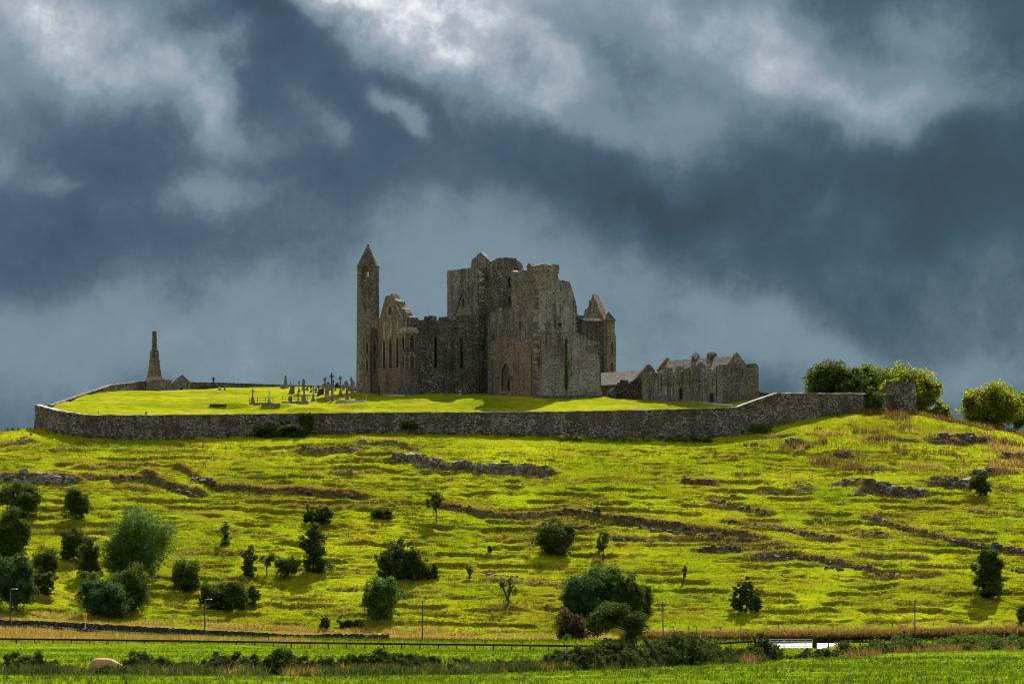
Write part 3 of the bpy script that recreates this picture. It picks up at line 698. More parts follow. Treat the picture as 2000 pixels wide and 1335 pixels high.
# west side of the transept
top = on(pW, Z1, [(540, 622), (560, 630), (620, 642), (680, 652), (690, 640), (690, 616), (720, 612), (755, 616), (760, 652), (798, 656), (802, 622), (850, 614), (852, 640), (880, 652), (905, 640), (925, 612), (1000, 612), (1040, 602), (1082, 602)])
top[0] = (.02, top[0][1])
top = ragged(top, .12, .4, 2)
wins = [lancet(pW, Z1, 749, 1012, 776, 26), lancet(pW, Z1, 947, 1020, 782, 30)]
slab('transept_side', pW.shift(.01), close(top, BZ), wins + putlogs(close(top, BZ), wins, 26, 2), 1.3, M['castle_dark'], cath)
for h in wins: surround('window', pW, h, .16, M['grey_stone'], cath, .05, .6)
infill('window_blocking', pW, [(a, min(z, wins[0][0][1] + 4.8)) for a, z in wins[1]], 1.0, .25, M['castle'], cath)
infill('window_blocking', pW, wins[0], 1.0, .25, M['castle'], cath)
strip('string_course', pW, on(pW, Z1, [(600, 700), (1080, 690)]), .22, .14, M['castle'], cath)
# its far side, seen over the broken gable from elsewhere
far = Plane(SW(0, -12.4), ES, EW); st = pW.a(937.8)
slab('transept_far_side', far, close(ragged([(.3, 57.5), (5, 57.0), (9, 58.2), (st - .1, 58.0)], .15, .5, 3), BZ), [], 1.2, M['castle'], cath)

def turret(name, s0, s1, w0, w1, z1, niches, cap, mat, parent):
    """square corner turret: core, two faces with niches cut into them, weathered cap"""
    core = MB(); c = [SW(s0 + .42, w0), SW(s1, w0), SW(s1, w1 - .42), SW(s0 + .42, w1 - .42)]
    core.prism([(p.x, p.y) for p in c], BZ, z1 - .02); t = core.build(name, mat, parent)
    fw = Plane(SW(s0, w1), ES, -EW); fn = Plane(SW(s0, w1), EW, ES)
    L, K = s1 - s0, w1 - w0
    for pl, a0, a1, nm in ((fw, .0, L, 'west_face'), (fn, -K, -.005, 'north_face')):
        hs = []; mid = (a0 + a1) / 2; wd = abs(a1 - a0)
        for zb, zt in niches: hs.append(arch(mid, zb, zt, wd * .42))
        slab(nm, pl if nm == 'west_face' else pl.shift(.004), rect(a0, BZ, a1, z1), hs, .415, mat, t)
        for h, (zb, zt) in zip(hs, niches):
            surround('niche', pl, h, .10, M['castle_pale'], t, .07, .1)
            strip('niche_gable', pl, [(mid - wd * .34, zt - .35), (mid, zt + .75), (mid + wd * .34, zt - .35)], .16, .14, M['castle_pale'], t)
            strip('sill', pl, [(a0 - .03, zb - .12), (a1 + .03, zb - .12)], .2, .13, mat, t)
    return t
def zt_at(py, Y=985): return zat(py, Y)
T1 = turret('corner_turret', -1.8, .55, -1.3, .85, zat(650, 984), [(zat(682, 984), zat(656.5, 984)), (zat(718, 984), zat(693, 984))], None, M['grey_stone'], cath)
m = MB(); c = SW(-.62, -.22); ang = TH
m.box((c.x, c.y, zat(650, 984)), 2.75, 2.5, .35, ang).box((c.x, c.y, zat(650, 984) + .35), 2.9, 2.6, .75, ang, .72); m.build('cap', M['castle_pale'], T1)
m = MB(); c = SW(-.6, -.2); m.box((c.x, c.y, BZ), 3.0, 2.8, zat(757, 984) - BZ, ang); m.build('plinth', M['grey_stone'], T1)
T2 = turret('corner_turret', -1.5, .4, -14.6, -12.6, zat(657, 995), [(zat(689, 995), zat(668, 995)), (zat(724, 995), zat(701, 995))], None, M['gable_warm'], cath)
m = MB(); c = SW(-.55, -13.6); m.box((c.x, c.y, zat(657, 995)), 2.15, 2.2, 1.5, ang, .62); m.build('cap', M['grey_stone'], T2)
m = MB(); c = SW(.6, -12.9); m.box((c.x, c.y, zat(645, 995)), 1.2, 1.2, 2.2, ang, .9); m.build('stair_stump', M['castle'], cath)

# crossing tower
tN = Plane(SW(st, 0), EW, ES); tW = Plane(SW(st, 0), ES, -EW); L = -tN.a(873.3)
ptop = zat(521.5, 988)
top = ragged(on(tN, Z1, [(838, 270), (848, 264), (900, 262), (985, 252), (1000, 248), (1087, 244)]), .05, .5, 4); top[-1] = (-.005, top[-1][1])
nh = [boxw(tN, Z1, 955, 410, 961, 335), boxw(tN, Z1, 965, 410, 972, 335), lancet(tN, Z1, 963, 552, 478, 15), boxw(tN, Z1, 1053, 587, 1068, 550)]
slab('tower_north_wall', tN, close(top, BZ), nh + putlogs(close(top, 58), nh + [on(tN, Z1, [(870, 660), (962, 400), (1060, 610), (1060, 660)])], 10, 3, 60), 1.4, M['castle'], cath)
for h in nh[:3]: surround('window', tN, h, .07, M['castle_pale'], cath, .04, .4)
top = ragged([(.01, top[-1][1])] + on(tW, Z2, [(150, 240), (250, 236), (300, 238)]) + [(L, ptop + .2)], .06, .5, 5)
wh = [boxw(tW, Z2, 285, 400, 303, 322), boxw(tW, Z2, 285, 530, 303, 468)]
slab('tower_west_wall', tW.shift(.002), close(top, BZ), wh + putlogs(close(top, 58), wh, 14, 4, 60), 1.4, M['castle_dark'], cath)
for h in wh: surround('window', tW, h, .06, M['grey_stone'], cath, .05, .4)
slab('tower_south_wall', Plane(SW(st + L, 0), EW, -ES), close(ragged([(-L, ptop), (-.006, ptop)], .06, .6, 6), BZ), [], 1.4, M['castle'], cath)
slab('tower_east_wall', Plane(SW(st, -L), ES, EW), close(ragged([(.01, ptop), (L - .01, ptop)], .06, .6, 7), BZ), [], 1.4, M['castle'], cath)
m = MB(); q = [SW(st + .9, -L + .9), SW(st + L - .9, -L + .9), SW(st + L - .9, -.9), SW(st + .9, -.9)]; m.prism([(p.x, p.y) for p in q], ptop - 2.2, ptop - 1.6); m.build('tower_roof_slab', M['castle'], cath)
# roof scar left by the lost transept roof
sc_pts = on(tN, Z1, [(886, 640), (962, 425), (1040, 592)])
strip('roof_scar', tN, sc_pts, .34, .22, M['grey_stone'], cath)
slab('scar_panel', tN.shift(-.04), on(tN, Z1, [(890, 648), (962, 440), (1036, 600), (1030, 648)]), [nh[2]], .035, M['castle_warm'], cath)
# cap-houses on top of the tower
g1 = Plane(SW(st + 1.6, 0), EW, ES)
slab('cap_house_gable', g1, close(ragged(on(g1, Z2, [(-2, 225), (5, 188), (30, 165), (55, 140), (72, 130), (90, 143), (125, 175), (138, 195)]), .1, .35, 8), ptop - 1.5), [boxw(g1, Z2, 38, 234, 50, 222)], .8, M['castle'], cath)
g2 = Plane(SW(st + .9, -1.2), ES, -EW)
slab('cap_house_wall', g2, close(ragged(on(g2, Z2, [(142, 200), (160, 192), (200, 170), (260, 168), (340, 172), (352, 190), (385, 210), (398, 240)]), .1, .35, 9), ptop - 1.5), [boxw(g2, Z2, 266, 238, 278, 218)], .8, M['castle'], cath)
m = MB(); q = [SW(st + 2.5, -2.3), SW(st + 2.5, -5.5), SW(st + 9, -5.5), SW(st + 9, -2.3)]; m.prism([(p.x, p.y) for p in q], ptop - 1.5, ptop + 1.1); m.build('cap_house_block', M['castle'], cath)

# nave wall between transept and residential tower: dark recess, then the wall with the great arch
rec = Plane(SW(st + 1.1, 0), EW, ES)
top = ragged(on(rec, Z2, [(40, 612), (90, 606), (135, 600)]), .12, .4, 10)
dh = [boxw(rec, Z2, 95, 1170, 118, 1128), lancet(rec, Z2, 92, 800, 752, 14)]
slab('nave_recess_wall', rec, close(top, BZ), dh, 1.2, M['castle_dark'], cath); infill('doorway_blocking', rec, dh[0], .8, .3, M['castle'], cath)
sc = st - .75
nA = Plane(SW(sc, 0), EW, ES)
wA = nA.a(952.3); wM = nA.a(998.6); wC = nA.a(1046.2)
top = on(nA, Z2, [(128, 600), (132, 590), (146, 592), (150, 622), (180, 612), (190, 600), (205, 570), (212, 552), (235, 550), (240, 618), (262, 612), (268, 590), (285, 572), (292, 556), (306, 545)])
top[0] = (wA, top[0][1]); top[-1] = (wM, top[-1][1])
garch = lancet(nA, ZB, 398, 1165, 790, 130); slit = boxw(nA, ZB, 198, 500, 232, 422)
slab('nave_wall', nA.shift(.12), close(ragged(top, .16, .35, 11), BZ), [slit], 1.5, M['tower_brown'], cath)
infill('slit_blocking', nA, slit, .9, .3, M['castle'], cath)
rt = Plane(SW(sc, wA), ES, EW); slab('nave_return', rt.shift(-.01), rect(.05, BZ, 2.4, top[0][1] - .3), [], .6, M['castle'], cath)

# residential tower at the west end
top = on(nA, Z2, [(306, 266), (322, 272), (330, 276), (334, 312), (356, 312), (360, 276), (380, 256), (410, 262), (412, 302), (424, 302), (428, 232), (444, 208), (460, 230), (490, 236), (496, 232)])
top[0] = (wM + .01, top[0][1]); top[-1] = (wC - .01, top[-1][1])
twin = boxw(nA, ZB, 562, 372, 586, 238)
niche = boxw(nA, ZB, 500, 1000, 545, 785)
# the great arch straddles nave and tower, so it is cut into the tower slab's neighbour as a shallow recess below
rnw = close(ragged(top, .07, .35, 12), BZ)
slab('residential_north_wall', nA, rnw, [twin] + putlogs(rnw, [twin], 12, 5, 57), 1.5, M['tower_brown'], cath)
surround('window', nA, twin, .10, M['castle_pale'], cath, .07, .5); infill('window_blocking', nA, twin, 1.1, .3, M['castle'], cath)
strip('string_course', nA, on(nA, Z2, [(306, 352), (496, 340)]), .3, .22, M['castle'], cath)
# lower facing that carries the arch, proud of both
lo = on(nA, ZB, [(236, 540), (290, 470), (340, 440), (420, 450), (520, 470), (640, 520), (722, 640), (722, 700)])
fr = nA.shift(-.16)
door = lancet(fr, ZB, 417, 1160, 985, 34)
lo2 = [(lo[0][0], lo[0][1])] + lo[1:]
slab('portal_facing', fr, close(ragged(lo2, .15, .4, 13), BZ), [garch, boxw(nA, ZB, 492, 935, 540, 785)], .16 - .005, M['castle_warm'], cath)
por = surround('portal_arch', fr, garch, .30, M['castle_pale'], cath, .14, .12)
surround('portal_order', fr, grow(garch, -.16), .14, M['gable_warm'], por, -.02, .15)
surround('door_frame', fr.shift(.13), door, .16, M['castle_pale'], por, .06, .03)
dr = slab('door', fr.shift(.10), door, [], .05, M['black'], por)
m = MB()
for k in range(4):
    a = door[0][0] + (door[1][0] - door[0][0]) * (k + .5) / 4; p0 = fr.xyz(a, door[0][1] + .05, .09); m.tube([p0, (p0.x, p0.y, door[2][1])], .05, 4)
m.build('door_board', M['wood_dark'], dr)
for x in (300, 474):
    a, z = on(fr, ZB, [(x, 985)])[0]; p = fr.xyz(a, z - .3, -.2); m = MB(); m.box(p, .55, .5, .6, TH, .8); m.build('corbel', M['grey_stone'], por)
strip('pilaster', nA, on(nA, ZB, [(722, 700), (722, 1190)]), .30, .13, M['grey_stone'], cath)

rW = Plane(SW(sc, wC), ES, -EW)
top = on(rW, Z2, [(496, 232), (502, 226), (580, 221), (672, 221), (677, 240), (677, 290), (664, 294), (670, 325), (682, 345), (720, 346), (755, 348), (762, 372), (772, 395), (775, 420), (786, 440), (790, 470), (802, 500), (806, 530), (816, 552), (813, 590), (806, 622), (803, 680), (803, 742), (830, 748), (862, 756), (870, 770), (890, 776), (892, 800), (866, 828), (880, 850), (872, 880), (900, 905), (940, 900), (968, 905), (975, 935), (986, 960), (990, 1000), (992, 1060), (1000, 1190), (1002, 1240)])
top[0] = (.004, top[0][1]); T = [top[0]] + top[1:]
out = ragged(T, .17, .4, 14) + [(T[-1][0] + .1, BZ), (.004, BZ)]
hs = [boxw(rW, Z2, 683, 430, 693, 390), boxw(rW, Z2, 740, 1000, 748, 970), boxw(rW, Z2, 814, 1088, 818, 1068), boxw(rW, Z2, 888, 952, 900, 938)]
(a0, z0), (a1, _) = on(rW, Z2, [(680, 685), (697, 685)]); rnd = circ(a0, z0, a1 - a0, (a1 - a0) * .95)
slab('residential_west_wall', rW.shift(.002), out, hs + [rnd] + putlogs(out, hs + [rnd] + [on(rW, Z2, [(690, 700), (1100, 700), (1100, 1300), (690, 1300)])], 26, 6), 1.6, M['castle_light'], cath)
infill('round_window_blocking', rW, rnd, .45, .3, M['castle'], cath); surround('round_window', rW, rnd, .14, M['castle_pale'], cath, .05, .3)
for h in hs[:2]: infill('window_blocking', rW, h, .9, .3, M['castle'], cath)
gv = on(rW, Z2, [(728, 800), (726, 1185)])
strip('offset_ledge', rW, on(rW, Z2, [(497, 752), (660, 750), (800, 748)]), .25, .12, M['castle'], cath)
slab('thickened_foot', rW.shift(-.20), close(ragged(on(rW, Z2, [(512, 1225), (600, 1228), (735, 1222), (860, 1222), (1000, 1226)]), .08, .4, 15), BZ), [], .205, M['grey_stone'], cath)
slab('facing_patch', rW.shift(-.07), ragged(on(rW, Z2, [(735, 755), (800, 752), (850, 790), (868, 850), (860, 900), (900, 1000), (905, 1100), (900, 1215), (738, 1215)]), .1, .4, 16), [hs[1], hs[2], hs[3]], .075, M['castle_light'], cath)
# ivy line in the groove
def leafy(name, pts, n, size, mat, parent, nrm=(0, -1, 0), seed=0):
    r = np.random.default_rng(seed); pts = np.array(pts); k = r.integers(0, len(pts), n)
    return pts[k]
eS = rW.a(1128)
sw_pl = Plane(SW(sc + eS, wC), -EW, -ES)
slab('residential_south_wall', sw_pl, close(ragged([(.02, zat(640, 975)), (3, zat(615, 977)), (5.5, zat(590, 980)), (8.5, zat(570, 982))], .2, .4, 17), BZ), [], 1.4, M['castle'], cath)
slab('residential_east_wall', Plane(SW(sc, wM + .05), ES, EW), close(ragged([(.02, zat(530, 980)), (4, zat(527, 984)), (eS - .02, zat(535, 988))], .15, .4, 18), BZ), [], 1.3, M['castle'], cath)
m = MB(); q = [SW(sc + .9, wM + .9), SW(sc + eS - .9, wM + .9), SW(sc + eS - .9, wC - .9), SW(sc + .9, wC - .9)]; m.prism([(p.x, p.y) for p in q], zat(640, 978), zat(640, 978) + .4); m.build('light_stop_slab', M['castle'], cath)  # unseen slab added inside the tower to stop light leaks
# broken wall ends beside the tower
lw = Plane(SW(sc + 9.2, wC - 1.7), ES, -EW)
slab('broken_wall', lw, close(ragged(on(lw, Z2, [(830, 780), (868, 786), (905, 800), (940, 812), (968, 822), (972, 900), (992, 950), (1000, 1200)]), .12, .35, 19), BZ), [boxw(lw, Z2, 925, 1060, 950, 1025)], 1.2, M['castle'], cath)
# quoins up the tower's near corner, pale and uneven
qmeshes = []
for mt in ('castle_pale', 'grey_stone', 'grey_stone'):
    m0 = MB(); m0.box((0, 0, 0), 1, 1, 1); qm = m0.build('quoin', M[mt], None); qmeshes.append(qm.data); bpy.data.objects.remove(qm)
def quoins(sx, wx, z0, z1, seed):
    r = random.Random(seed); z = z0; k = 0
    while z < z1:
        h = r.uniform(.32, .55)
        if r.random() < .82:
            o = bpy.data.objects.new('quoin', r.choice(qmeshes)); COL.objects.link(o); o.parent = cath; o.matrix_parent_inverse = Matrix.Translation(cath.location).inverted()
            la, lb = (r.uniform(.7, 1.1), r.uniform(.35, .55)) if k % 2 else (r.uniform(.35, .55), r.uniform(.7, 1.1))
            c = SW(sx + la / 2 - .035, wx - lb / 2 + .035); o.location = (c.x, c.y, z); o.rotation_euler = (0, 0, TH); o.scale = (la, lb, h * .93)
        z += h; k += 1
quoins(sc, wC, 45.0, zat(524, 972), 3); quoins(st, 0.0, zat(612, 987), zat(523, 987), 4)

# far transept: wall, gable and pinnacled corner turret
s_end = pW.a(1184.5)
top = on(pW, Z2, [(862, 640), (900, 646), (960, 652), (1010, 655), (1038, 660)]); top = [(top[0][0], top[0][1])] + top[1:]
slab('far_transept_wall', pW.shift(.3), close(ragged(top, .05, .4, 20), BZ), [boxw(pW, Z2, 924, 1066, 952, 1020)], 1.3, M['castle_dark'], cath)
for a, b in ((866, 906), (918, 1004)):
    (u0, zz), (u1, _) = on(pW, Z2, [(a, 652), (b, 652)]); m = MB(); p = pW.xyz((u0 + u1) / 2, zz, .55); m.box(p, u1 - u0, 1.0, .5, TH, .9); m.build('parapet_stone', M['coping'], cath)
gb = Plane(SW(s_end - .6, 0), EW, ES)
slab('far_transept_gable', gb, close(ragged(on(gb, Z2, [(862, 640), (866, 600), (872, 572), (896, 552), (904, 520), (906, 500), (920, 492), (928, 470), (936, 453)]), .1, .35, 21) + on(gb, Z2, [(946, 464), (984, 560), (1022, 645)]), BZ), [boxw(gb, Z2, 910, 548, 922, 515)], .9, M['castle'], cath)
strip('gable_coping', gb, on(gb, Z2, [(938, 455), (1024, 650)]), .32, .2, M['castle_warm'], cath, 1.0)
dk = Plane(SW(st + L + 5.5, -1.5), ES, -EW)
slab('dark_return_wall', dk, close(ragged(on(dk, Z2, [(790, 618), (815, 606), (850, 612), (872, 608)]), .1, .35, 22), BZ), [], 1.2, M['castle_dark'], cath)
pl8 = Plane(SW(0, .75), ES, -EW); t0, t1 = pl8.a(1185.8), pl8.a(1203)
T3 = turret('corner_turret', t0, t1, -1.2, .75, zat(656, 1010), [(zat(693, 1010), zat(671, 1010)), (zat(733, 1010), zat(710, 1010))], None, M['castle_warm'], cath)
c = SW((t0 + t1) / 2, -.25); zz = zat(656, 1010)
m = MB(); m.box((c.x, c.y, zz), t1 - t0, 2.0, .35, TH, .85).box((c.x, c.y, zz + .35), (t1 - t0) * .86, 1.65, zat(627, 1010) - zz - .35, TH, 1.0); m.build('upper_stage', M['castle_warm'], T3)
m = MB(); m.box((c.x, c.y, zat(627, 1010)), (t1 - t0) * 1.02, 1.95, .2, TH).box((c.x, c.y, zat(627, 1010) + .2), (t1 - t0) * .98, 1.85, 1.55, TH, .03); m.build('pinnacle', M['castle'], T3)
m = MB(); m.box((c.x, c.y, BZ), t1 - t0 + .5, 2.5, zat(762, 1010) - BZ, TH); m.build('plinth', M['castle_warm'], T3)

# ------------------------------------------------------------------ round tower
YR = 1003; cx = xat(719, YR); rb = 23.3 / F * YR; rt_ = 21.7 / F * YR; zb_ = 43.5; ze = zat(522.5, YR); zp = zat(476, YR)
rtow = root('round_tower', (cx, YR, 45.8), 'tall slender round stone tower with a conical stone cap', 'tower')
def round_shaft():
    n = 64; m = MB(); prof = []
    k = 26
    for i in range(k + 1): prof.append((zb_ + (ze - zb_) * i / k, rb + (rt_ - rb) * i / k))
    zw0, zw1 = zat(541.5, YR), zat(527.5, YR); vs = []; fs = []
    zs = sorted([z for z, _ in prof if not (zw0 - .3 < z < zw1 + .3)] + [zw0, zw1]); R = lambda z: rb + (rt_ - rb) * (z - zb_) / (ze - zb_)
    for th_ in (0, 1):
        for z in zs:
            for i in range(n):
                a = 2 * math.pi * i / n; r = R(z) - th_ * .95; vs.append((cx + r * math.cos(a), YR + r * math.sin(a), z))
    half = n * len(zs); iw = zs.index(zw0); openi = {47, 48, 49}; openb = {15, 16, 17}      # openings to front and back, so the sky shows through
    for j in range(len(zs) - 1):
        for i in range(n):
            k2 = (i + 1) % n
            if j == iw and (i in openi or i in openb): continue
            q = (j * n + i, j * n + k2, (j + 1) * n + k2, (j + 1) * n + i); fs.append(q); fs.append(tuple(half + t for t in q)[::-1])
    for S in (sorted(openi), sorted(openb)):
        a, b = S[0], S[-1] + 1
        for i in (a, b): fs.append((iw * n + i, (iw + 1) * n + i, half + (iw + 1) * n + i, half + iw * n + i))
        for i in S:
            for j in (iw, iw + 1): fs.append((j * n + i, j * n + i + 1, half + j * n + i + 1, half + j * n + i))
    for i in range(n): k2 = (i + 1) % n; t = (len(zs) - 1) * n; fs.append((t + i, t + k2, half + t + k2, half + t + i))
    me = bpy.data.meshes.new('shaft'); me.from_pydata(vs, [], fs); me.materials.append(M['tower_brown']); me.update(); return link('shaft', me, rtow)
sh = round_shaft()
m = MB(); prof = [(rt_ + .10, 0), (rt_ + .12, .18)]
for i in range(1, 13): t = i / 12; prof.append(((rt_ + .03) * (1 - t) + .06, .2 + (zp - ze - .2) * t))
m.lathe((cx, YR, ze - .02), prof, 40); m.build('conical_roof', M['grey_stone'], rtow)
wz0, wz1 = zat(541.5, YR), zat(527.5, YR); rp = Plane((cx, YR - rt_ - .02), (1, 0), (0, 1))
surround('window', rp, arch(.09, wz0, wz1, .52, 1.0), .12, M['castle_pale'], rtow, .05, .5)
rp2 = rp.shift(.35); slab('window_head', rp2, rect(-.42, wz1 - .45, .6, wz1 + .15), [], .1, M['castle'], rtow)

# ------------------------------------------------------------------ hall and lower range on the right
YH = 955; HC = Vector((xat(1412.9, YH), YH)); hN = Plane(HC, EW, ES); hW = Plane(HC, ES, -EW); HB = 39.5
hall = root('stone_hall', (HC.x - 8, HC.y + 12, 43.5), 'long stone hall with a brown slate roof and ragged battlements', 'hall')
top = on(hN, Z3, [(478, 400), (600, 390), (612, 392), (640, 380), (655, 392), (700, 350), (720, 350), (725, 392), (770, 384), (780, 400), (815, 392), (820, 340), (860, 335), (872, 375), (905, 372), (912, 345), (940, 345), (950, 362), (985, 330), (1020, 322), (1032, 350), (1062, 345), (1078, 296), (1095, 330), (1130, 318), (1180, 312), (1190, 350), (1222, 342), (1235, 385), (1250, 345), (1300, 312), (1345, 300), (1371, 302)])
top[-1] = (-.01, top[-1][1])
hh = [lancet(hN, Z3, 882, 700, 572, 34), boxw(hN, Z3, 1212, 735, 1258, 635), boxw(hN, Z3, 728, 655, 742, 570), boxw(hN, Z3, 752, 655, 768, 570)]
top = [(a, z + 1.25 * (z - (top[0][1] + (top[-1][1] - top[0][1]) * i / (len(top) - 1))) * .45) for i, (a, z) in enumerate(top)]
slab('long_wall', hN, close(ragged(top, .14, .3, 30), HB), hh, 1.1, M['castle'], hall)
for h in hh[2:]: surround('window', hN, h, .10, M['castle_pale'], hall, .05, .3); infill('pane', hN, h, .6, .05, M['black'], hall)
for h in hh[:2]: surround('doorway', hN, h, .12, M['grey_stone'], hall, .05, .3); infill('door', hN, h, .8, .08, M['wood_dark'], hall)
for x in (716, 780):
    (a, z0), (_, z1) = on(hN, Z3, [(x, 652), (x, 570)]); strip('window_pier', hN, [(a, z0), (a, z1)], .28, .12, M['coping'], hall)
strip('string_course', hN, on(hN, Z3, [(615, 512), (780, 500), (1060, 480), (1371, 457)]), .22, .18, M['castle'], hall)
strip('downpipe', hN, on(hN, Z3, [(604, 482), (604, 640)]), .22, .14, M['coping'], hall)
top = on(hW, Z3, [(1371, 302), (1400, 306), (1436, 312), (1446, 345), (1462, 348), (1488, 318), (1500, 345), (1520, 340), (1530, 285), (1560, 280), (1612, 288), (1622, 318), (1640, 322), (1650, 332), (1682, 334), (1682, 292), (1720, 288), (1748, 290), (1770, 318), (1775, 330)])
top[0] = (.006, top[0][1])
eh = [boxw(hW, Z3, 1575, 448, 1594, 345), boxw(hW, Z3, 1500, 752, 1511, 693), boxw(hW, Z3, 1516, 752, 1526, 693)]
slab('end_wall', hW.shift(.002), close(ragged(top, .07, .3, 31), HB), eh, 1.1, M['grey_stone'], hall)
for h in eh: surround('window', hW, h, .08, M['castle_pale'], hall, .04, .3); infill('pane', hW, h, .6, .05, M['black'], hall)
wid = top[-1][0]; lenN = -hN.a(1180 + 480 / 5.882)
def HP(s, w): q = HC + ES * s + EW * w; return q
slab('far_side_wall', Plane(HP(wid, 0), EW, -ES), rect(-lenN, HB, -.01, top[-1][1] - 1.2), [], 1.0, M['castle'], hall)
# roof between two gables
def roof(name, w_left, w_right, s0, s1, ridge_z0, ridge_z1, eave_z, mat, parent):
    sm = (s0 + s1) / 2; vs = []
    for w, rz_ in ((w_left, ridge_z0), (w_right, ridge_z1)):
        for s, z in ((s0, eave_z), (sm, rz_), (s1, eave_z), (s1, eave_z - .25), (sm, rz_ - .25), (s0, eave_z - .25)):
            p = HP(s, w); vs.append((p.x, p.y, z))
    fs = [(i, (i + 1) % 6, 6 + (i + 1) % 6, 6 + i) for i in range(6)] + [(5, 4, 3, 2, 1, 0)[::-1], (6, 7, 8, 9, 10, 11)[::-1]]
    m = MB(); m.add(vs, fs); return m.build(name, mat, parent)
s0, s1 = 1.3, wid - 1.4; sm = (s0 + s1) / 2
rid = Plane(HP(sm, 0), EW, ES)
(wl, zl), (wr, zr) = on(rid, Z3, [(716, 268), (1512, 190)])
ez = zat(660 + 400 / 5.882, 968)
roof('roof', wl, wr, s0, s1, (zl + zr) / 2, (zl + zr) / 2, ez, M['slate'], hall)
rzm = (zl + zr) / 2
for w, nm in ((wl, 'gable'), (wr, 'gable')):
    gp = Plane(HP(s0, w), ES, -EW); slab(nm, gp.shift(-.35), [(-.25, ez - 2.5), (s1 - s0 + .25, ez - 2.5), (s1 - s0 + .25, ez + .25), ((s1 - s0) / 2 + .2, rzm + .5), ((s1 - s0) / 2 - .2, rzm + .5), (-.25, ez + .25)], [], .7, M['castle_warm'], hall)
m = MB(); a, z = rid.uv(1180 + 1236 / 5.882, 660 + 262 / 5.882); p = rid.xyz(a, rzm - 1.2); m.box(p, 1.5, 1.1, 1.75, TH).box((p.x, p.y, p.z + 1.75), 1.65, 1.25, .4, TH, .55); m.build('chimney', M['grey_stone'], hall)
m = MB(); a, z = rid.uv(1180 + 1052 / 5.882, 660 + 240 / 5.882); p = rid.xyz(a, rzm - .75)
for dx in (-.5, .5):
    for dy in (-.4, .4): m.box((p.x + dx, p.y + dy, p.z), .22, .22, 1.1, TH)
m.box((p.x, p.y, p.z), 1.2, 1.0, .8, TH).box((p.x, p.y, p.z + 1.0), 1.65, 1.4, .95, TH, .06); m.build('louvre', M['grey_stone'], hall)
m = MB(); p = hN.xyz(-lenN - .0, HB, .5); m.box(p, 1.2, 2.4, zat(660 + 395 / 5.882, 975) - HB, TH); m.build('end_pier', M['castle'], hall)

lowr = root('low_range', (HP(2, -30).x, HP(2, -30).y, 44.8), 'low dark stone range with a slate roof between cathedral and hall', 'building')
lN = Plane(HP(1.2, -lenN - .8), EW, ES)
top = on(lN, Z3, [(60, 560), (145, 555), (150, 515), (178, 512), (185, 480), (222, 476), (232, 510), (265, 508), (278, 545), (300, 500), (335, 490), (345, 465), (385, 462), (395, 488), (480, 486)])
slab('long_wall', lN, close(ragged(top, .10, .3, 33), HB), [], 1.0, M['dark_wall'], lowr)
r2 = Plane(HP(5, -lenN), EW, ES); (wa, za), (wb, zb2) = on(r2, Z3, [(60, 392), (505, 362)]); rz2 = (za + zb2) / 2
wa -= lenN; wb -= lenN
roof('roof', wa - 6, wb, 1.9, 8.1, rz2, rz2, rz2 - 2.6, M['slate'], lowr)
gp = Plane(HP(1.9, wb), ES, -EW); slab('gable', gp.shift(-.3), [(-.4, rz2 - 4.5), (6.6, rz2 - 4.5), (6.6, rz2 - 2.2), (3.4, rz2 + .9), (2.8, rz2 + .9), (-.4, rz2 - 2.2)], [], .7, M['grey_stone'], lowr)
m = MB(); p = lN.xyz(-7.5, HB, 3); m.box(p, 15, .8, 4.5, TH - math.pi / 2); m.build('inner_wall', M['dark_wall'], lowr)
# ------------------------------------------------------------------ boundary walls
def ribbon(name, pts, thick, mat, parent, seed=0, step=.5, rag=.05, skew=1.0):
    """free-standing wall along a plan path: pts = (x, y, z_top, z_base); real thickness, uneven top and face"""
    r = np.random.default_rng(seed); P = np.array(pts, float)
    seg = np.hypot(np.diff(P[:, 0]), np.diff(P[:, 1])); s = np.concatenate([[0], np.cumsum(seg)]); n = int(s[-1] / step) + 1
    t = np.linspace(0, s[-1], n); Q = np.stack([np.interp(t, s, P[:, i]) for i in range(4)], 1)
    d = np.gradient(Q[:, :2], axis=0); d /= np.hypot(d[:, 0], d[:, 1])[:, None] + 1e-9; nr = np.stack([-d[:, 1], d[:, 0]], 1)
    Q[:, 2] += r.uniform(-rag, rag, n); rows = 6; v = []
    for side in (-.5, .5):
        for k in range(rows):
            f = k / (rows - 1); bat = 1.0 + .22 * (1 - f); off = nr * (side * thick * bat)
            bul = (.26 * (fbm(t / 2.2, t * 0 + k * 1.3 + side, seed + 3, 3) - .5))[:, None] * nr * np.sign(side)
            z = Q[:, 3] + (Q[:, 2] - Q[:, 3]) * f
            v.append(np.stack([Q[:, 0] + off[:, 0] + bul[:, 0], Q[:, 1] + off[:, 1] + bul[:, 1], z], 1))
    V = np.concatenate(v); i = np.arange(n); f = []
    for side in (0, 1):
        for k in range(rows - 1):
            a = (side * rows + k) * n; q = np.stack([a + i[:-1], a + i[1:], a + n + i[1:], a + n + i[:-1]], 1); f.append(q if side == 0 else q[:, ::-1])
    a, b = (rows - 1) * n, (2 * rows - 1) * n; f.append(np.stack([a + i[:-1], a + i[1:], b + i[1:], b + i[:-1]], 1))
    for e in (0, n - 1):
        for k in range(rows - 1): f.append(np.array([[k * n + e, (rows + k) * n + e, (rows + k + 1) * n + e, (k + 1) * n + e]]))
    return link(name, mesh_np(name, V, np.concatenate(f), [mat]), parent)

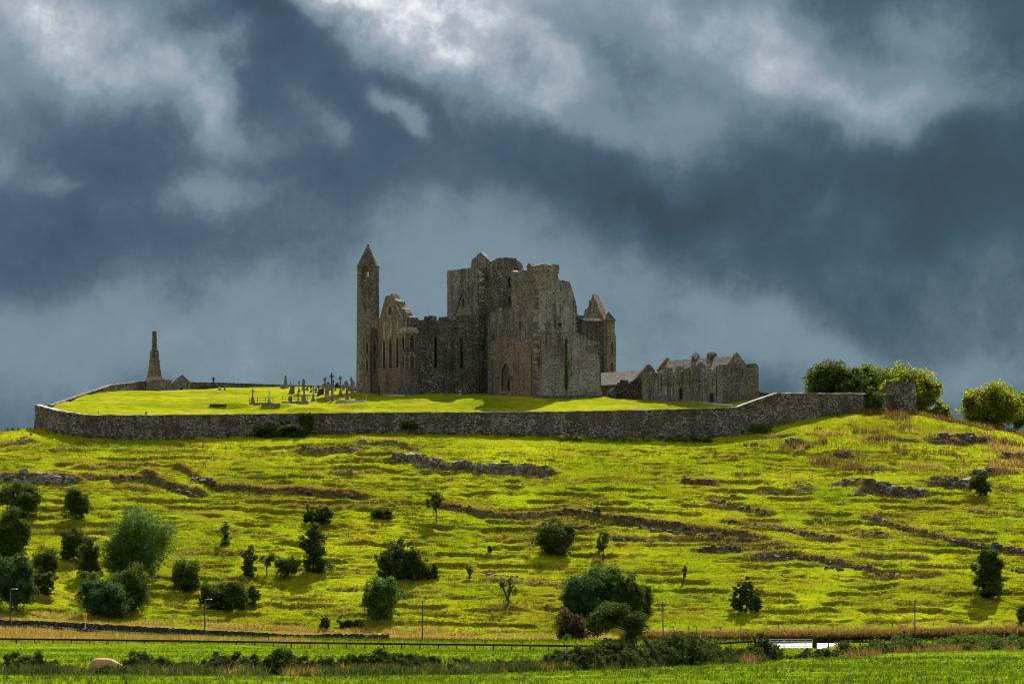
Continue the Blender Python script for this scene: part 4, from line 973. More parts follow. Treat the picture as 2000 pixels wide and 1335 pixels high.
bw = root('boundary_wall', (0, 947, 37), 'long grey rubble boundary wall running across below the lawn', 'wall')
ribbon('wall_body', [(x, y, zt - .02, zb - 1.5) for x, y, zt, zb in WALL3], .85, M['wall_stone'], bw, 1, .45, .05)
ribbon('coping', [(x, y, zt + .13, zt + .0) for x, y, zt, zb in WALL3], 1.0, M['coping'], bw, 2, .6, .06)
ww = root('boundary_wall', (WEST[2][0], WEST[2][1], 42), 'rubble wall climbing from the far corner up to the obelisk monument', 'wall')
wz = [(x, y, z, float(lawn_z(np.array([x + 1]), np.array([y]))[0]) - 2.5) for x, y, z in WEST]
ribbon('wall_body', wz[:1] + wz[1:], .7, M['wall_stone'], ww, 3, .45, .04)
ribbon('coping', [(x, y, z + .12, z + .0) for x, y, z, _ in wz], .8, M['grey_stone'], ww, 4, .6, .03)
kw = root('boundary_wall', (BACK[2][0], BACK[2][1], 49), 'low rubble wall on the skyline behind the graveyard lawn', 'wall')
bz = [(x, y, z, float(lawn_z(np.array([x]), np.array([y]))[0]) - 1.0) for x, y, z in BACK]
ribbon('wall_body', bz, .7, M['wall_stone'], kw, 5, .45, .05); ribbon('coping', [(x, y, z + .1, z) for x, y, z, _ in bz], .8, M['grey_stone'], kw, 6, .6, .03)
bt = [(x, y - 3.5, z - .75, zb) for x, y, z, zb in bz[:3]]
tw = root('terrace_wall', (bt[1][0], bt[1][1], 48.5), 'short low terrace wall in front of the skyline wall', 'wall')
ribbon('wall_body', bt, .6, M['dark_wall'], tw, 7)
# dark wall between hall and boundary wall
dwp = [(xat(p, Y), Y, zat(t, Y), 39.) for p, Y, t in [(1449, 963, 759), (1470, 964, 762.5), (1490, 966, 766.5), (1512, 968, 770), (1540, 972, 773)]]
dw = root('yard_wall', (dwp[1][0], dwp[1][1], 42), 'dark sloping wall from the hall gable to the boundary wall', 'wall')
ribbon('wall_body', dwp, .7, M['dark_wall'], dw, 8)
# corner turret with battlements on the boundary wall
CT = Vector((xat(1759, 968), 968)); ct = root('wall_turret', (CT.x, CT.y, 41), 'square battlemented stone turret at the end of the boundary wall', 'turret')
m = MB(); ztt = zat(757, 968); hw = 4.3
m.box((CT.x, CT.y, 37), hw * 1.05, hw * 1.05, ztt - 37, math.radians(28), .97); m.build('turret_body', M['wall_stone'], ct)
r = random.Random(4); cs, sn = math.cos(math.radians(28)), math.sin(math.radians(28))
for k in range(16):
    side, j = divmod(k, 4); e = (-1.5 + j) * 1.05; x, y = [(e, -hw / 2 + .3), (hw / 2 - .3, e), (-e, hw / 2 - .3), (-hw / 2 + .3, -e)][side]
    m = MB(); m.box((CT.x + x * cs - y * sn, CT.y + x * sn + y * cs, ztt - .01), .66, .6, r.uniform(.95, 1.35), math.radians(28) + r.uniform(-.1, .1), .7); m.build('merlon', M['wall_stone'], ct)

# ------------------------------------------------------------------ monument and stone hut
YM = 1036; mx = xat(301.5, YM); mon = root('obelisk_monument', (mx, YM, 49.5), 'broken obelisk monument on a tapering stepped stone base', 'monument')
zq = lambda zy: zat(630 + zy / 4.5455, YM); pxm = YM / F / 4.5455
def sq(m, z0, z1, w0, w1): m.box((mx, YM, z0), w0, w0, z1 - z0, math.radians(20), w1 / w0)
k_ = pxm * .78
m = MB(); sq(m, zq(720), zq(530), 255 * k_, 255 * k_); sq(m, zq(530), zq(514), 250 * k_, 225 * k_); sq(m, zq(514), zq(499), 215 * k_, 190 * k_); sq(m, zq(500), zq(484), 160 * k_, 138 * k_); m.build('stepped_plinth', M['castle_pale'], mon)
n = 9; z0, z1 = zq(484), zq(350)
for i in range(n):
    m = MB(); t0_, t1_ = i / n, (i + .93) / n; w = lambda t: (136 - 44 * t) * k_
    sq(m, z0 + (z1 - z0) * t0_, z0 + (z1 - z0) * t1_, w(t0_), w(t1_)); m.build('course', M['gable_warm'], mon)
m = MB(); sq(m, z0 - .05, z1, 128 * k_, 82 * k_); sq(m, z1, zq(336), 100 * k_, 102 * k_); sq(m, zq(336), zq(296), 84 * k_, 82 * k_); sq(m, zq(296), zq(290), 94 * k_, 94 * k_)
sq(m, zq(290), zq(255), 84 * k_, 80 * k_); sq(m, zq(255), zq(240), 80 * k_, 60 * k_); m.build('pedestal', M['grey_stone'], mon)
m = MB(); sq(m, zq(240), zq(76), 50 * k_, 40 * k_); sq(m, zq(76), zq(72), 34 * k_, 20 * k_); m.build('broken_shaft', M['grey_stone'], mon)
YB = 1028; m = MB(); c = (xat(40 + 1245 / 4.5455, YB), YB); bs = root('burial_vault', (c[0], c[1], 48), 'dark blocky stone vault below the obelisk monument', 'vault')
m.box((c[0], c[1], zat(630 + 690 / 4.5455, YB)), 3.3, 3.3, zat(630 + 520 / 4.5455, YB) - zat(630 + 690 / 4.5455, YB), math.radians(18)); m.build('vault_body', M['castle'], bs)
m = MB(); m.box((c[0], c[1], zat(630 + 520 / 4.5455, YB)), 3.6, 3.6, .25, math.radians(18)); m.build('lid', M['grave'], bs)
YT = 1029; hx = xat(40 + 1410 / 4.5455, YT); hut = root('stone_hut', (hx, YT, 48), 'small stone mausoleum with a mossy pitched roof beside the obelisk', 'mausoleum')
ht = Plane((xat(40 + 1336 / 4.5455, YT), YT), (1, .12), (-.12, 1)); zh = lambda y: zat(630 + y / 4.5455, YT)
g = on(ht, Z5, [(1338, 545), (1428, 470), (1440, 470), (1505, 535)])
slab('front_gable', ht, g + [(g[-1][0], zh(680)), (g[0][0], zh(680))], [boxw(ht, Z5, 1415, 612, 1442, 575)], .5, M['grave'], hut)
infill('door', ht, boxw(ht, Z5, 1415, 612, 1442, 575), .3, .05, M['black'], hut)
bk = ht.shift(3.6); slab('back_gable', bk, g + [(g[-1][0], zh(680)), (g[0][0], zh(680))], [], .5, M['grave'], hut)
for i, nm in ((0, 'side_wall'), (3, 'side_wall')):
    m = MB(); a = g[i][0] + (.25 if i == 0 else -.25); p = ht.xyz(a, zh(680), 2.0); m.box(p, .5, 3.3, g[i][1] - .1 - zh(680), math.atan2(.12, 1)); m.build(nm, M['grave'], hut)
pk = ((g[1][0] + g[2][0]) / 2, max(g[1][1], g[2][1]) + .1)
for e in (g[0], g[-1]):
    dx, dz = (e[0] - pk[0]), (e[1] - pk[1]); e2 = (e[0] + dx * .12, e[1] + dz * .12 + .12)
    vs = [ht.xyz(pk[0], pk[1], -.25), ht.xyz(e2[0], e2[1], -.25), ht.xyz(e2[0], e2[1], 4.4), ht.xyz(pk[0], pk[1], 4.4)]; vs += [Vector((v.x, v.y, v.z + .14)) for v in vs]
    m = MB(); m.add(vs, [(0, 1, 2, 3), (4, 5, 6, 7), (0, 1, 5, 4), (1, 2, 6, 5), (2, 3, 7, 6), (3, 0, 4, 7)]); m.build('roof_slope', M['castle_pale'], hut)

# mossy stone plinth and information board by the far transept
def blocky(name, px, py, w, h, label, cat, mat, seed):
    x, y, z = lhit(px, py); r = random.Random(seed); e = root(name, (x, y, z), label, cat)
    for k in range(9):
        m = MB(); m.lathe((x + r.uniform(-.32, .32) * w, y + r.uniform(-.3, .5) * w * .5, z - .15), [(w * r.uniform(.2, .3), 0), (w * r.uniform(.28, .36), h * .45), (w * r.uniform(.22, .34), h * r.uniform(.72, .92)), (w * .14, h * r.uniform(.98, 1.08))], 7, r.uniform(0, 3)); m.build('stone', mat, e)
blocky('stone_plinth', 1211.5, 777.5, 3.5, 2.0, 'rounded mossy stone plinth at the foot of the far transept', 'plinth', M['grey_stone'], 5)
x, y, z = lhit(1339, 781.5); e = root('notice_board', (x, y, z), 'small white notice board on the lawn before the hall', 'sign')
m = MB(); m.box((x, y, z + .15), .62, .05, .42, .1); m.build('panel', M['white'], e); m = MB(); m.box((x - .25, y, z - .1), .05, .05, .3).box((x + .25, y, z - .1), .05, .05, .3); m.build('leg', M['iron'], e)
# gravel path at the foot of the hall
v = []; f = []
for k, (p, q) in enumerate([(1320, 779), (1345, 782), (1375, 785), (1400, 788), (1432, 790.5)]):
    for dq in (0, 2.4):
        X, Y, Z = lhit(p, q + dq); v.append((X, Y, Z + .06))
    if k: f.append((2 * k - 2, 2 * k, 2 * k + 1, 2 * k - 1))
tag(link('path', mesh_np('path', v, f, [M['gravel']])), 'pale gravel path along the foot of the hall', None, None, 'structure')
# sheds that just clear the wall top
e = root('store_shed', (xat(1625, 985), 985, 43), 'low flat-roofed shed showing above the boundary wall', 'shed')
m = MB(); m.box((xat(1622, 985), 985, 40), 6.5, 4, zat(767, 985) - 40); m.build('wall', M['dark_wall'], e)
m = MB(); m.box((xat(1622, 985), 985, zat(767, 985)), 7.2, 4.6, .22); m.build('roof', M['roofing'], e)
e = root('store_shed', (xat(1668, 978), 978, 43), 'white-edged shed roof beside the trees behind the wall', 'shed')
m = MB(); m.box((xat(1665, 978), 978, 40), 6.0, 4, zat(769, 978) - 40); m.build('wall', M['dark_wall'], e)
m = MB(); m.box((xat(1665, 978), 978, zat(769, 978)), 6.6, 4.4, .2); m.build('roof', M['coping'], e)

# ------------------------------------------------------------------ gravestones
def hz(o): return o
def cross_mesh(m, x, y, z, h, arm, t=.12, ring=True, rz=0.0):
    """latin cross with the ring of a high cross; z is the foot"""
    u = Vector((math.cos(rz), math.sin(rz), 0)); zc_ = z + h * .70; w = arm * .26
    m.box((x, y, z), w * 1.5, t * 1.2, h * .58, rz, .75); m.box((x, y, z + h * .56), w * 1.1, t, h * .44, rz, .9)
    m.box((x, y, zc_ - w * .5), arm, t * .95, w, rz)
    if ring and arm > .3:
        R = arm * .36; n = 16; vs = []; fs = []
        for i in range(n):
            a = 2 * math.pi * i / n
            for rr, dd in ((R, -.4), (R * 1.28, -.4), (R * 1.28, .4), (R, .4)):
                p = Vector((x, y, zc_)) + u * (rr * math.cos(a)) + Vector((-u.y, u.x, 0)) * (dd * t); vs.append((p.x, p.y, p.z + rr * math.sin(a)))
        for i in range(n):
            a, b = i * 4, ((i + 1) % n) * 4
            for k in range(4): fs.append((a + k, a + (k + 1) % 4, b + (k + 1) % 4, b + k))
        m.add(vs, fs)
def head_mesh(m, x, y, z, w, h, t=.16, style='round', rz=0.0):
    n = 8; pr = [(-w / 2, 0), (w / 2, 0)]
    if style == 'round':
        hs = h - w / 2; pr += [(w / 2 * math.cos(math.pi * i / n), hs + w / 2 * math.sin(math.pi * i / n)) for i in range(n + 1)]
    else: pr += [(w / 2, h * .78), (w * .2, h * .95), (0, h), (-w * .2, h * .95), (-w / 2, h * .78)]
    c, s = math.cos(rz), math.sin(rz); k = len(pr); vs = []
    for d in (-t / 2, t / 2): vs += [(x + a * c - d * s, y + a * s + d * c, z + b) for a, b in pr]
    m.add(vs, [tuple(range(k)), tuple(range(k, 2 * k))[::-1]] + [(i, (i + 1) % k, k + (i + 1) % k, k + i) for i in range(k)])
NG = 0
def grave(kind, zx, zb_, ztop, wz, label, mat='grave', rz=None, ped=.3, zf=Z6, kz=5.263, depth=None):
    """one gravestone; coordinates measured in the photo"""
    global NG; NG += 1; r = random.Random(NG * 31); rz = r.uniform(-.35, .35) if rz is None else rz
    (px, py), (_, pt), (pr, _) = zf([(zx, zb_), (zx, ztop), (zx + wz, ztop)])
    x, y, z = lhit(px, py); mpp = y / F; h = (py - pt) * mpp + .05; w = (pr - px) * mpp; nm = 'celtic_cross' if 'cross' in kind else ('grave_obelisk' if kind == 'obelisk' else 'headstone')
    e = root(nm, (x, y, z - .1), label, 'cross' if 'cross' in kind else 'gravestone', 'graveyard monuments'); z -= .12
    mt = M[mat]; hp_ = h * ped if kind in ('cross', 'plain_cross') else 0
    if kind in ('cross', 'plain_cross'):
        m = MB(); m.box((x, y, z), w * 1.15, w * 1.0, hp_ * .4, rz).box((x, y, z + hp_ * .4), w * .8, w * .7, hp_ * .6, rz, .8); m.build('pedestal', mt, e)
        m = MB(); cross_mesh(m, x, y, z + hp_ - .02, h - hp_ + .1, w, max(.1, w * .2), kind == 'cross', rz); m.build('cross_shaft', mt, e)
    elif kind == 'obelisk':
        m = MB(); m.box((x, y, z), w, w, h * .16, rz).box((x, y, z + h * .16), w * .8, w * .8, h * .12, rz, .9).box((x, y, z + h * .28), w * .62, w * .62, h * .18, rz, .85); m.build('pedestal', mt, e)
        m = MB(); m.box((x, y, z + h * .46), w * .42, w * .42, h * .5, rz, .62).box((x, y, z + h * .96), w * .26, w * .26, h * .08, rz, .1); m.build('obelisk_shaft', mt, e)
    else:
        m = MB(); m.box((x, y, z), w * 1.2, .45, .22, rz); m.build('plinth', mt, e)
        m = MB(); head_mesh(m, x, y, z + .2, w, h - .1, max(.14, w * .2), kind, rz); m.build('stone_slab', mt, e)
    return e
grave('obelisk', 935, 303, 170, 56, 'stubby obelisk grave marker standing alone before the skyline wall')
grave('plain_cross', 988, 352, 238, 26, 'short grey cross left of the tall pointed headstone', ped=.5)
grave('point', 1010, 356, 272, 36, 'squat pointed headstone beside the short grey cross')
grave('cross', 1073, 346, 219, 26, 'slim ringed cross just left of the tallest pointed headstone')
grave('point', 1120, 322, 207, 36, 'tallest pointed grey headstone in the graveyard middle')
grave('cross', 1410, 275, 119, 42, 'black cross rising highest against the sky', 'grave_dark', ped=.2)
grave('cross', 1340, 285, 177, 36, 'dark ringed cross left of the highest black cross', 'grave_dark')
grave('round', 1371, 285, 225, 30, 'dark rounded headstone between two black crosses', 'grave_dark')
grave('plain_cross', 1426, 285, 199, 30, 'small dark cross right below the highest black cross', 'grave_dark')
grave('round', 1466, 292, 237, 34, 'dark rounded headstone right of the black crosses', 'grave_dark')
grave('cross', 1498, 292, 164, 34, 'tall ringed cross on the skyline between rounded headstones', 'grave_dark')
grave('round', 1557, 290, 217, 36, 'rounded headstone on the skyline near the round tower')
grave('cross', 1610, 284, 165, 34, 'ringed cross on the skyline closest to the round tower', 'grave_dark')
grave('point', 1628, 288, 206, 34, 'broad pointed slab beside the cross closest to the round tower')
grave('plain_cross', 598, 455, 309, 36, 'weathered statue-topped cross by the iron grave railing', ped=.42)
grave('plain_cross', 766, 457, 324, 34, 'bluish white marble cross within the iron grave railing', 'grave_pale', ped=.4)
grave('round', 987, 447, 384, 36, 'short rounded headstone on the raised kerbed plot')
grave('cross', 1064, 447, 344, 34, 'small grey ringed cross on the raised kerbed plot')
grave('plain_cross', 1126, 458, 288, 46, 'tall cross on a broad pale pedestal at the kerbed plot end', ped=.5)
grave('cross', 1221, 438, 289, 34, 'slim grey ringed cross right of the kerbed plot', ped=.4)
grave('cross', 1197, 345, 279, 24, 'small dark cross on the slope behind the kerbed plot', 'grave_dark')
grave('cross', 1275, 382, 271, 34, 'dark cross on a heavy base in the graveyard middle', 'grave_dark', ped=.4)
grave('point', 1300, 372, 308, 60, 'broad low dark tomb slab beside the heavy-based cross', 'grave_dark')
grave('point', 1361, 442, 254, 42, 'large lichened upright slab right of the slim ringed cross')
grave('round', 1416, 440, 262, 26, 'narrow upright slab beside the large lichened slab')
grave('plain_cross', 1500, 376, 266, 30, 'grey pillar cross behind the white table tomb', ped=.55)
grave('plain_cross', 1566, 417, 232, 38, 'pale lichened pillar cross beside the white table tomb', ped=.55)
grave('round', 1622, 410, 250, 32, 'narrow lichened slab behind the white table tomb')
grave('plain_cross', 1447, 330, 262, 24, 'small dark cross below the skyline headstones', 'grave_dark')
grave('round', 258, 322, 290, 32, 'small pale slab in front of the low terrace wall', 'grave_pale')
grave('round', 310, 322, 274, 18, 'thin dark slab at the end of the terrace wall')
grave('point', 1700, 356, 312, 22, 'small headstone at the foot of the round tower')
grave('round', 1897, 376, 290, 22, 'dark narrow slab against the transept gable', 'grave_dark')
grave('plain_cross', 428, 1205, 1090, 38, 'black cross in front of the transept gable', 'grave_dark', zf=ZA, kz=5.8)
grave('round', 519, 1222, 1150, 34, 'white headstone in front of the transept corner turret', 'grave_pale', zf=ZA)
grave('plain_cross', 826, 1222, 1178, 26, 'small grey cross beside the transept side wall', zf=Z1)
grave('plain_cross', 936, 1222, 1180, 26, 'small white cross under the second tall window', 'grave_pale', zf=Z1)
grave('round', 724, 1206, 1160, 22, 'pale slab leaning against the transept side wall', 'castle_pale', zf=Z1)
grave('plain_cross', 368, 1185, 1042, 40, 'slender white cross before the arched doorway', 'grave_pale', zf=ZB, ped=.35)
grave('round', 438, 1242, 1188, 26, 'small grey slab on the lawn below the arched doorway', zf=ZB)
grave('round', 283, 1172, 1150, 14, 'tiny pale stone left of the arched doorway', 'grave_pale', zf=ZB)
grave('plain_cross', 695, 822, 790, 14, 'tiny cross just inside the wall near the far corner', zf=Z5)
grave('point', 1115, 822, 795, 20, 'tiny headstone just inside the wall below the obelisk', zf=Z5)
grave('round', 1520, 690 + 0, 640, 0 + 26, 'grey upright stone at the hall end pier', zf=lambda p: [(1180 + (x - 890) / 5.882, 660 + y / 5.882) for x, y in p])

grave('round', 1320, 330, 262, 26, 'rounded grey headstone below the dark ringed cross')
grave('point', 1390, 322, 258, 24, 'pointed grey headstone under the highest black cross')
grave('round', 1250, 352, 298, 22, 'small rounded headstone left of the heavy-based cross')
grave('point', 1530, 318, 262, 24, 'pointed grey headstone between the skyline crosses')
grave('round', 1590, 330, 272, 24, 'rounded grey headstone just before the round tower')
grave('round', 1160, 330, 276, 22, 'small rounded headstone right of the tallest pointed headstone')
grave('point', 1665, 322, 268, 20, 'small pointed headstone beside the round tower base')
grave('round', 895, 305, 264, 20, 'small rounded stone left of the stubby obelisk')
def kerb(zx0, zx1, zb_, hz_, label, mat, depth=2.4, rail=False):
    (a, py), (b, _) = Z6([(zx0, zb_), (zx1, zb_)]); x, y, z = lhit((a + b) / 2, py); w = (b - a) * y / F; h = hz_ / 5.263 * y / F
    e = root('grave_plot', (x, y + depth / 2, z), label, 'grave', 'kerbed grave plots')
    for dx, dy, sx, sy in ((0, 0, w, .28), (0, depth, w, .28), (-w / 2 + .14, depth / 2, .28, depth - .3), (w / 2 - .14, depth / 2, .28, depth - .3)):
        m = MB(); m.box((x + dx, y + dy, z - .3), sx, sy, h + .3); m.build('kerb', mat, e)
    m = MB(); m.box((x, y + depth / 2, z - .3), w - .6, depth - .3, h + .2); m.build('plot_slab', M['gravel'] if mat == M['grave_pale'] else M['grave'], e)
    if rail:
        n = max(2, int(w / 1.2))
        for i in range(n + 1):
            m = MB(); xx = x - w / 2 + .1 + (w - .2) * i / n; m.tube([(xx, y, z + h - .05), (xx, y, z + h + .95)], .045, 5); m.build('rail_post', M['iron'], e)
        for hh_ in (.45, .85):
            m = MB(); m.tube([(x - w / 2, y, z + h + hh_), (x + w / 2, y, z + h + hh_)], .03, 5); m.build('rail', M['iron'], e)
kerb(895, 1170, 462, 22, 'raised kerbed grave plot with three memorials and a low railing', M['grave'], rail=True)
kerb(560, 812, 470, 16, 'grave plot with an iron railing around the white marble cross', M['grave'], rail=True)
kerb(690, 880, 488, 22, 'low kerbed grave plot in front of the white marble cross', M['grave'])
kerb(158, 330, 497, 24, 'dark low grave plot at the far end of the graveyard', M['dark_wall'])
kerb(1555, 1745, 455, 26, 'white table tomb near the boundary wall', M['grave_pale'])
kerb(1455, 1560, 438, 14, 'white kerbed grave adjoining the table tomb', M['grave_pale'])
kerb(1595, 1660, 330, 18, 'dark kerbed grave below the skyline headstones', M['dark_wall'])
kerb(1010, 1240, 382, 10, 'long flat ledger grave across the graveyard slope', M['grave'])
grave('plain_cross', 1765, 432, 380, 18, 'little white cross at the end of the table tomb', 'grave_pale', depth=1)
(x1, y1) = ZA([(420, 1236)])[0]; x, y, z = lhit(x1, y1); e = root('ledger_slab', (x, y, z), 'flat pale ledger slab before the transept gable', 'gravestone', 'graveyard monuments')
m = MB(); m.box((x, y, z - .1), 3.4, 1.2, .32); m.build('stone_slab', M['grave_pale'], e)
# ------------------------------------------------------------------ rocks on the hill
def rock_meshes(mat, seed, n=6):
    out = []; r = random.Random(seed)
    for k in range(n):
        bm = bmesh.new()
        for i in range(8):
            bm.verts.new(((-.5 if i & 1 else .5) * r.uniform(.62, 1.05), (-.5 if i & 2 else .5) * r.uniform(.62, 1.05), (-.5 if i & 4 else .5) * r.uniform(.72, 1.0)))
        for i in range(5):
            bm.verts.new((r.uniform(-.5, .5), r.uniform(-.56, -.3), r.uniform(-.5, .45)))
        bmesh.ops.convex_hull(bm, input=bm.verts); bmesh.ops.delete(bm, geom=[v for v in bm.verts if not v.link_faces], context='VERTS')
        bmesh.ops.recalc_face_normals(bm, faces=bm.faces)
        me = bpy.data.meshes.new('rock'); bm.to_mesh(me); bm.free(); me.materials.append(mat); out.append(me)
    return out
ROCK_L = rock_meshes(M['rock'], 3); ROCK_D = rock_meshes(M['rock_dark'], 9)
HZF = lambda X, Y: hill_full(np.atleast_1d(np.asarray(X, float)), np.atleast_1d(np.asarray(Y, float)))[0]
def ground_z(x, y): return float(HZF(x, y)[0])
def outcrop(pts, hpx, n, label, pale=True, seed=0, spread=.5):
    r = random.Random(seed); q = [hit(p, s) for p, s in pts]; x0, y0, z0 = q[len(q) // 2]
    e = root('rock_outcrop', (x0, y0, z0), label, 'rocks', 'limestone outcrops on the hillside'); ms = ROCK_L if pale else ROCK_D
    xs = [a[0] for a in q]; ys = [a[1] for a in q]; o_ = np.argsort(xs); xs = np.array(xs)[o_]; ys = np.array(ys)[o_]
    mpp = y0 / F; L = xs[-1] - xs[0]
    for k in range(n):
        x = xs[0] + L * (k + r.uniform(.1, .9)) / n; y = float(np.interp(x, xs, ys)) + r.uniform(-spread, spread * .6)
        h = hpx * mpp * r.uniform(.45, .95); w = max(h * r.uniform(.7, 1.5), L / n * r.uniform(.6, 1.3))
        o = bpy.data.objects.new('rock', r.choice(ms)); COL.objects.link(o); o.parent = e; o.matrix_parent_inverse = Matrix.Translation(e.location).inverted()
        o.location = (x, y, ground_z(x, y) + h * .12); o.scale = (w, w * r.uniform(.6, 1.0), h); o.rotation_euler = (r.uniform(-.2, .2), r.uniform(-.2, .2), r.uniform(-.5, .5))
OUT = [([(0, 933), (60, 935), (145, 938)], 22, 22, 'long pale rock face at the far edge of the hill above the round bushes', True),
       ([(170, 932), (235, 937), (300, 938)], 9, 10, 'broken rocks continuing from the long pale rock face', False),
       ([(320, 950), (350, 960), (388, 966)], 12, 7, 'brown-topped rocks at the end of the upper ledge', False),
       ([(375, 935), (430, 955)], 14, 6, 'rocks in the brown bank below the wall corner', False), ([(500, 958), (600, 962), (700, 968)], 6, 12, 'low dark stones along the long grassy bank', False),
       ([(590, 878), (640, 882), (695, 880)], 10, 11, 'pale rocks in two short rows below the wall ivy', True), ([(700, 864), (740, 866), (770, 866)], 8, 6, 'small pale rocks right of the two short rows', True),
       ([(775, 897), (800, 898), (826, 900)], 20, 6, 'bulky pale rock beside the long limestone ledge', True), ([(830, 906), (900, 914), (1000, 920), (1076, 922)], 17, 26, 'long pale limestone ledge below the middle of the wall', True),
       ([(664, 921), (690, 924)], 11, 3, 'two white stones in a hollow on the upper slope', True), ([(975, 903), (995, 903)], 4, 2, 'flat white stone above the long limestone ledge', True),
       ([(870, 990), (940, 1000)], 8, 6, 'dark stones at the start of the long bank', False), ([(1000, 1004), (1120, 1004), (1240, 1018), (1360, 1038)], 8, 24, 'dark stones along the long bank across mid slope', False),
       ([(1250, 1030), (1380, 1048), (1485, 1060)], 12, 18, 'dark rock band below the long mid-slope bank', False), ([(1060, 1026), (1160, 1028)], 7, 8, 'short dark rock row above the round bush', False),
       ([(1190, 1050), (1275, 1056)], 10, 7, 'dark rocks right of the small light tree', False), ([(1362, 1074), (1400, 1074), (1456, 1072)], 14, 8, 'rounded dark boulders under the rock band', False),
       ([(1470, 1086), (1560, 1086), (1640, 1100), (1702, 1114)], 12, 18, 'long line of dark rocks stepping down the lower right slope', False), ([(1420, 1022), (1520, 1032), (1632, 1056)], 9, 14, 'thin dark rock line above the stepping rocks', False),
       ([(1385, 975), (1440, 992), (1500, 1004)], 9, 9, 'slanting rock rib on the right slope', False), ([(1425, 972), (1455, 976)], 6, 3, 'white slab above the slanting rock rib', True),
       ([(1335, 940), (1395, 944)], 13, 6, 'compact grey rock below the bend of the wall', False), ([(1490, 958), (1540, 962)], 10, 5, 'grey rocks with a mossy top on the right slope', False), ([(1550, 950), (1580, 950)], 5, 3, 'white stones next to the mossy-topped rocks', True),
       ([(1645, 944), (1662, 945), (1680, 944)], 20, 3, 'pair of tall upright boulders on the right slope', True), ([(1690, 950), (1740, 962), (1800, 964)], 26, 11, 'heap of big dark boulders beside the upright pair', False),
       ([(1655, 966), (1690, 966)], 10, 4, 'pale stones below the boulder heap', True), ([(1822, 940), (1860, 944), (1892, 948)], 22, 6, 'pale split rock face left of the dark bush', True), ([(1830, 858), (1880, 862), (1922, 860)], 18, 10, 'craggy rock face below the turret', False),
       ([(1535, 864), (1570, 866)], 13, 4, 'small rock in the rushes below the wall', False), ([(1452, 869), (1474, 870)], 8, 2, 'single grey rock at the foot of the rising wall', True), ([(1620, 887), (1662, 888)], 9, 4, 'grey stones among the brown rushes', False),
       ([(1905, 924), (1970, 918)], 12, 6, 'flat-topped rocks at the right end of the slope', False), ([(1960, 892), (2003, 890)], 11, 4, 'dark rocks near the right skyline', False), ([(1695, 914), (1728, 917)], 8, 4, 'low rocks above the upright boulders', False),
       ([(1705, 1012), (1760, 1034), (1830, 1046)], 12, 10, 'dark rocks slanting down the right slope', False), ([(1850, 1052), (1910, 1066), (2003, 1082)], 13, 12, 'dark rocks running off the right side', False), ([(1685, 1040), (1735, 1046)], 10, 4, 'detached dark rocks below the slanting rocks', False),
       ([(1700, 1118), (1760, 1122)], 12, 5, 'dark hump of rocks above the dark right bush', False), ([(955, 1122), (1010, 1130), (1075, 1138)], 6, 8, 'scattered white stones above the bare thorn tree', True), ([(795, 1138), (815, 1140)], 9, 3, 'small pale rocks under the spiky thorn clump', True),
       ([(625, 1108), (638, 1104)], 9, 2, 'white rock beside the dark ivy column', True), ([(680, 1152), (700, 1150)], 6, 3, 'little stones left of the light round bush', True), ([(505, 1206), (512, 1206)], 4, 1, 'lone white stone near the foot of the hill', True), ([(638, 1150), (645, 1150)], 4, 1, 'lone white stone on the lower slope', True),
       ([(950, 1186), (975, 1184)], 6, 2, 'stones at the foot of the bare thorn tree', True), ([(1975, 1112), (2003, 1116)], 10, 3, 'dark rock at the right border above the bush', False), ([(1610, 1108), (1650, 1112)], 8, 4, 'dark stones below the stepping rocks', False), ([(40, 860), (62, 850)], 7, 3, 'stones on the shoulder left of the wall corner', False)]
for k, (pts, h, n, lab, pale) in enumerate(OUT): outcrop(pts, h, max(n, int(n * 1.5)) if n > 2 else n, lab, pale, 100 + k)

# ------------------------------------------------------------------ leaves, bushes, trees
def leaf_cloud(centres, radii, n, size, rng, flat=.0, up=.6):
    """n small rhombic leaves spread through clumps; centres (k,3), radii (k,)"""
    k = len(centres); w = radii ** 2; idx = rng.choice(k, n, p=w / w.sum())
    d = rng.normal(size=(n, 3)); d /= np.linalg.norm(d, axis=1)[:, None]
    r = radii[idx] * rng.random(n) ** .38
    p = centres[idx] + d * r[:, None] * np.array([1, 1, .8])
    nr = d * .7 + rng.normal(size=(n, 3)) * .6 + np.array([0, 0, up]); nr /= np.linalg.norm(nr, axis=1)[:, None]
    t = np.cross(nr, rng.normal(size=(n, 3))); t /= np.linalg.norm(t, axis=1)[:, None] + 1e-9; b = np.cross(nr, t)
    s = (size * rng.uniform(.55, 1.35, n))[:, None]
    v = np.stack([p - t * s * .8, p + t * s * .5 + b * s * .75, p + t * s * .6 - b * s * .75], 1).reshape(-1, 3)
    return v, np.arange(3 * n).reshape(n, 3)

def clumps(lobes, nper, rng, crumble=.36, zmin=.1):
    """clump centres on and inside ellipsoid lobes, uneven outline"""
    C = []; R = []
    for (x, y, z, rx, ry, rz) in lobes:
        n = max(6, int(nper * (.6 + (rx * rz) ** .5))); d = rng.normal(size=(n, 3)); d /= np.linalg.norm(d, axis=1)[:, None]
        rad = (.30 + .62 * rng.random(n) ** .5) * (1 + crumble * .6 * rng.normal(size=n))
        c = np.array([x, y, z]) + d * rad[:, None] * np.array([rx, ry, rz]); c[:, 2] = np.maximum(c[:, 2], zmin + .12 * rng.random(n))
        C.append(c); R.append((.26 + .26 * rng.random(n)) * min(rx, rz))
    return np.concatenate(C), np.concatenate(R)

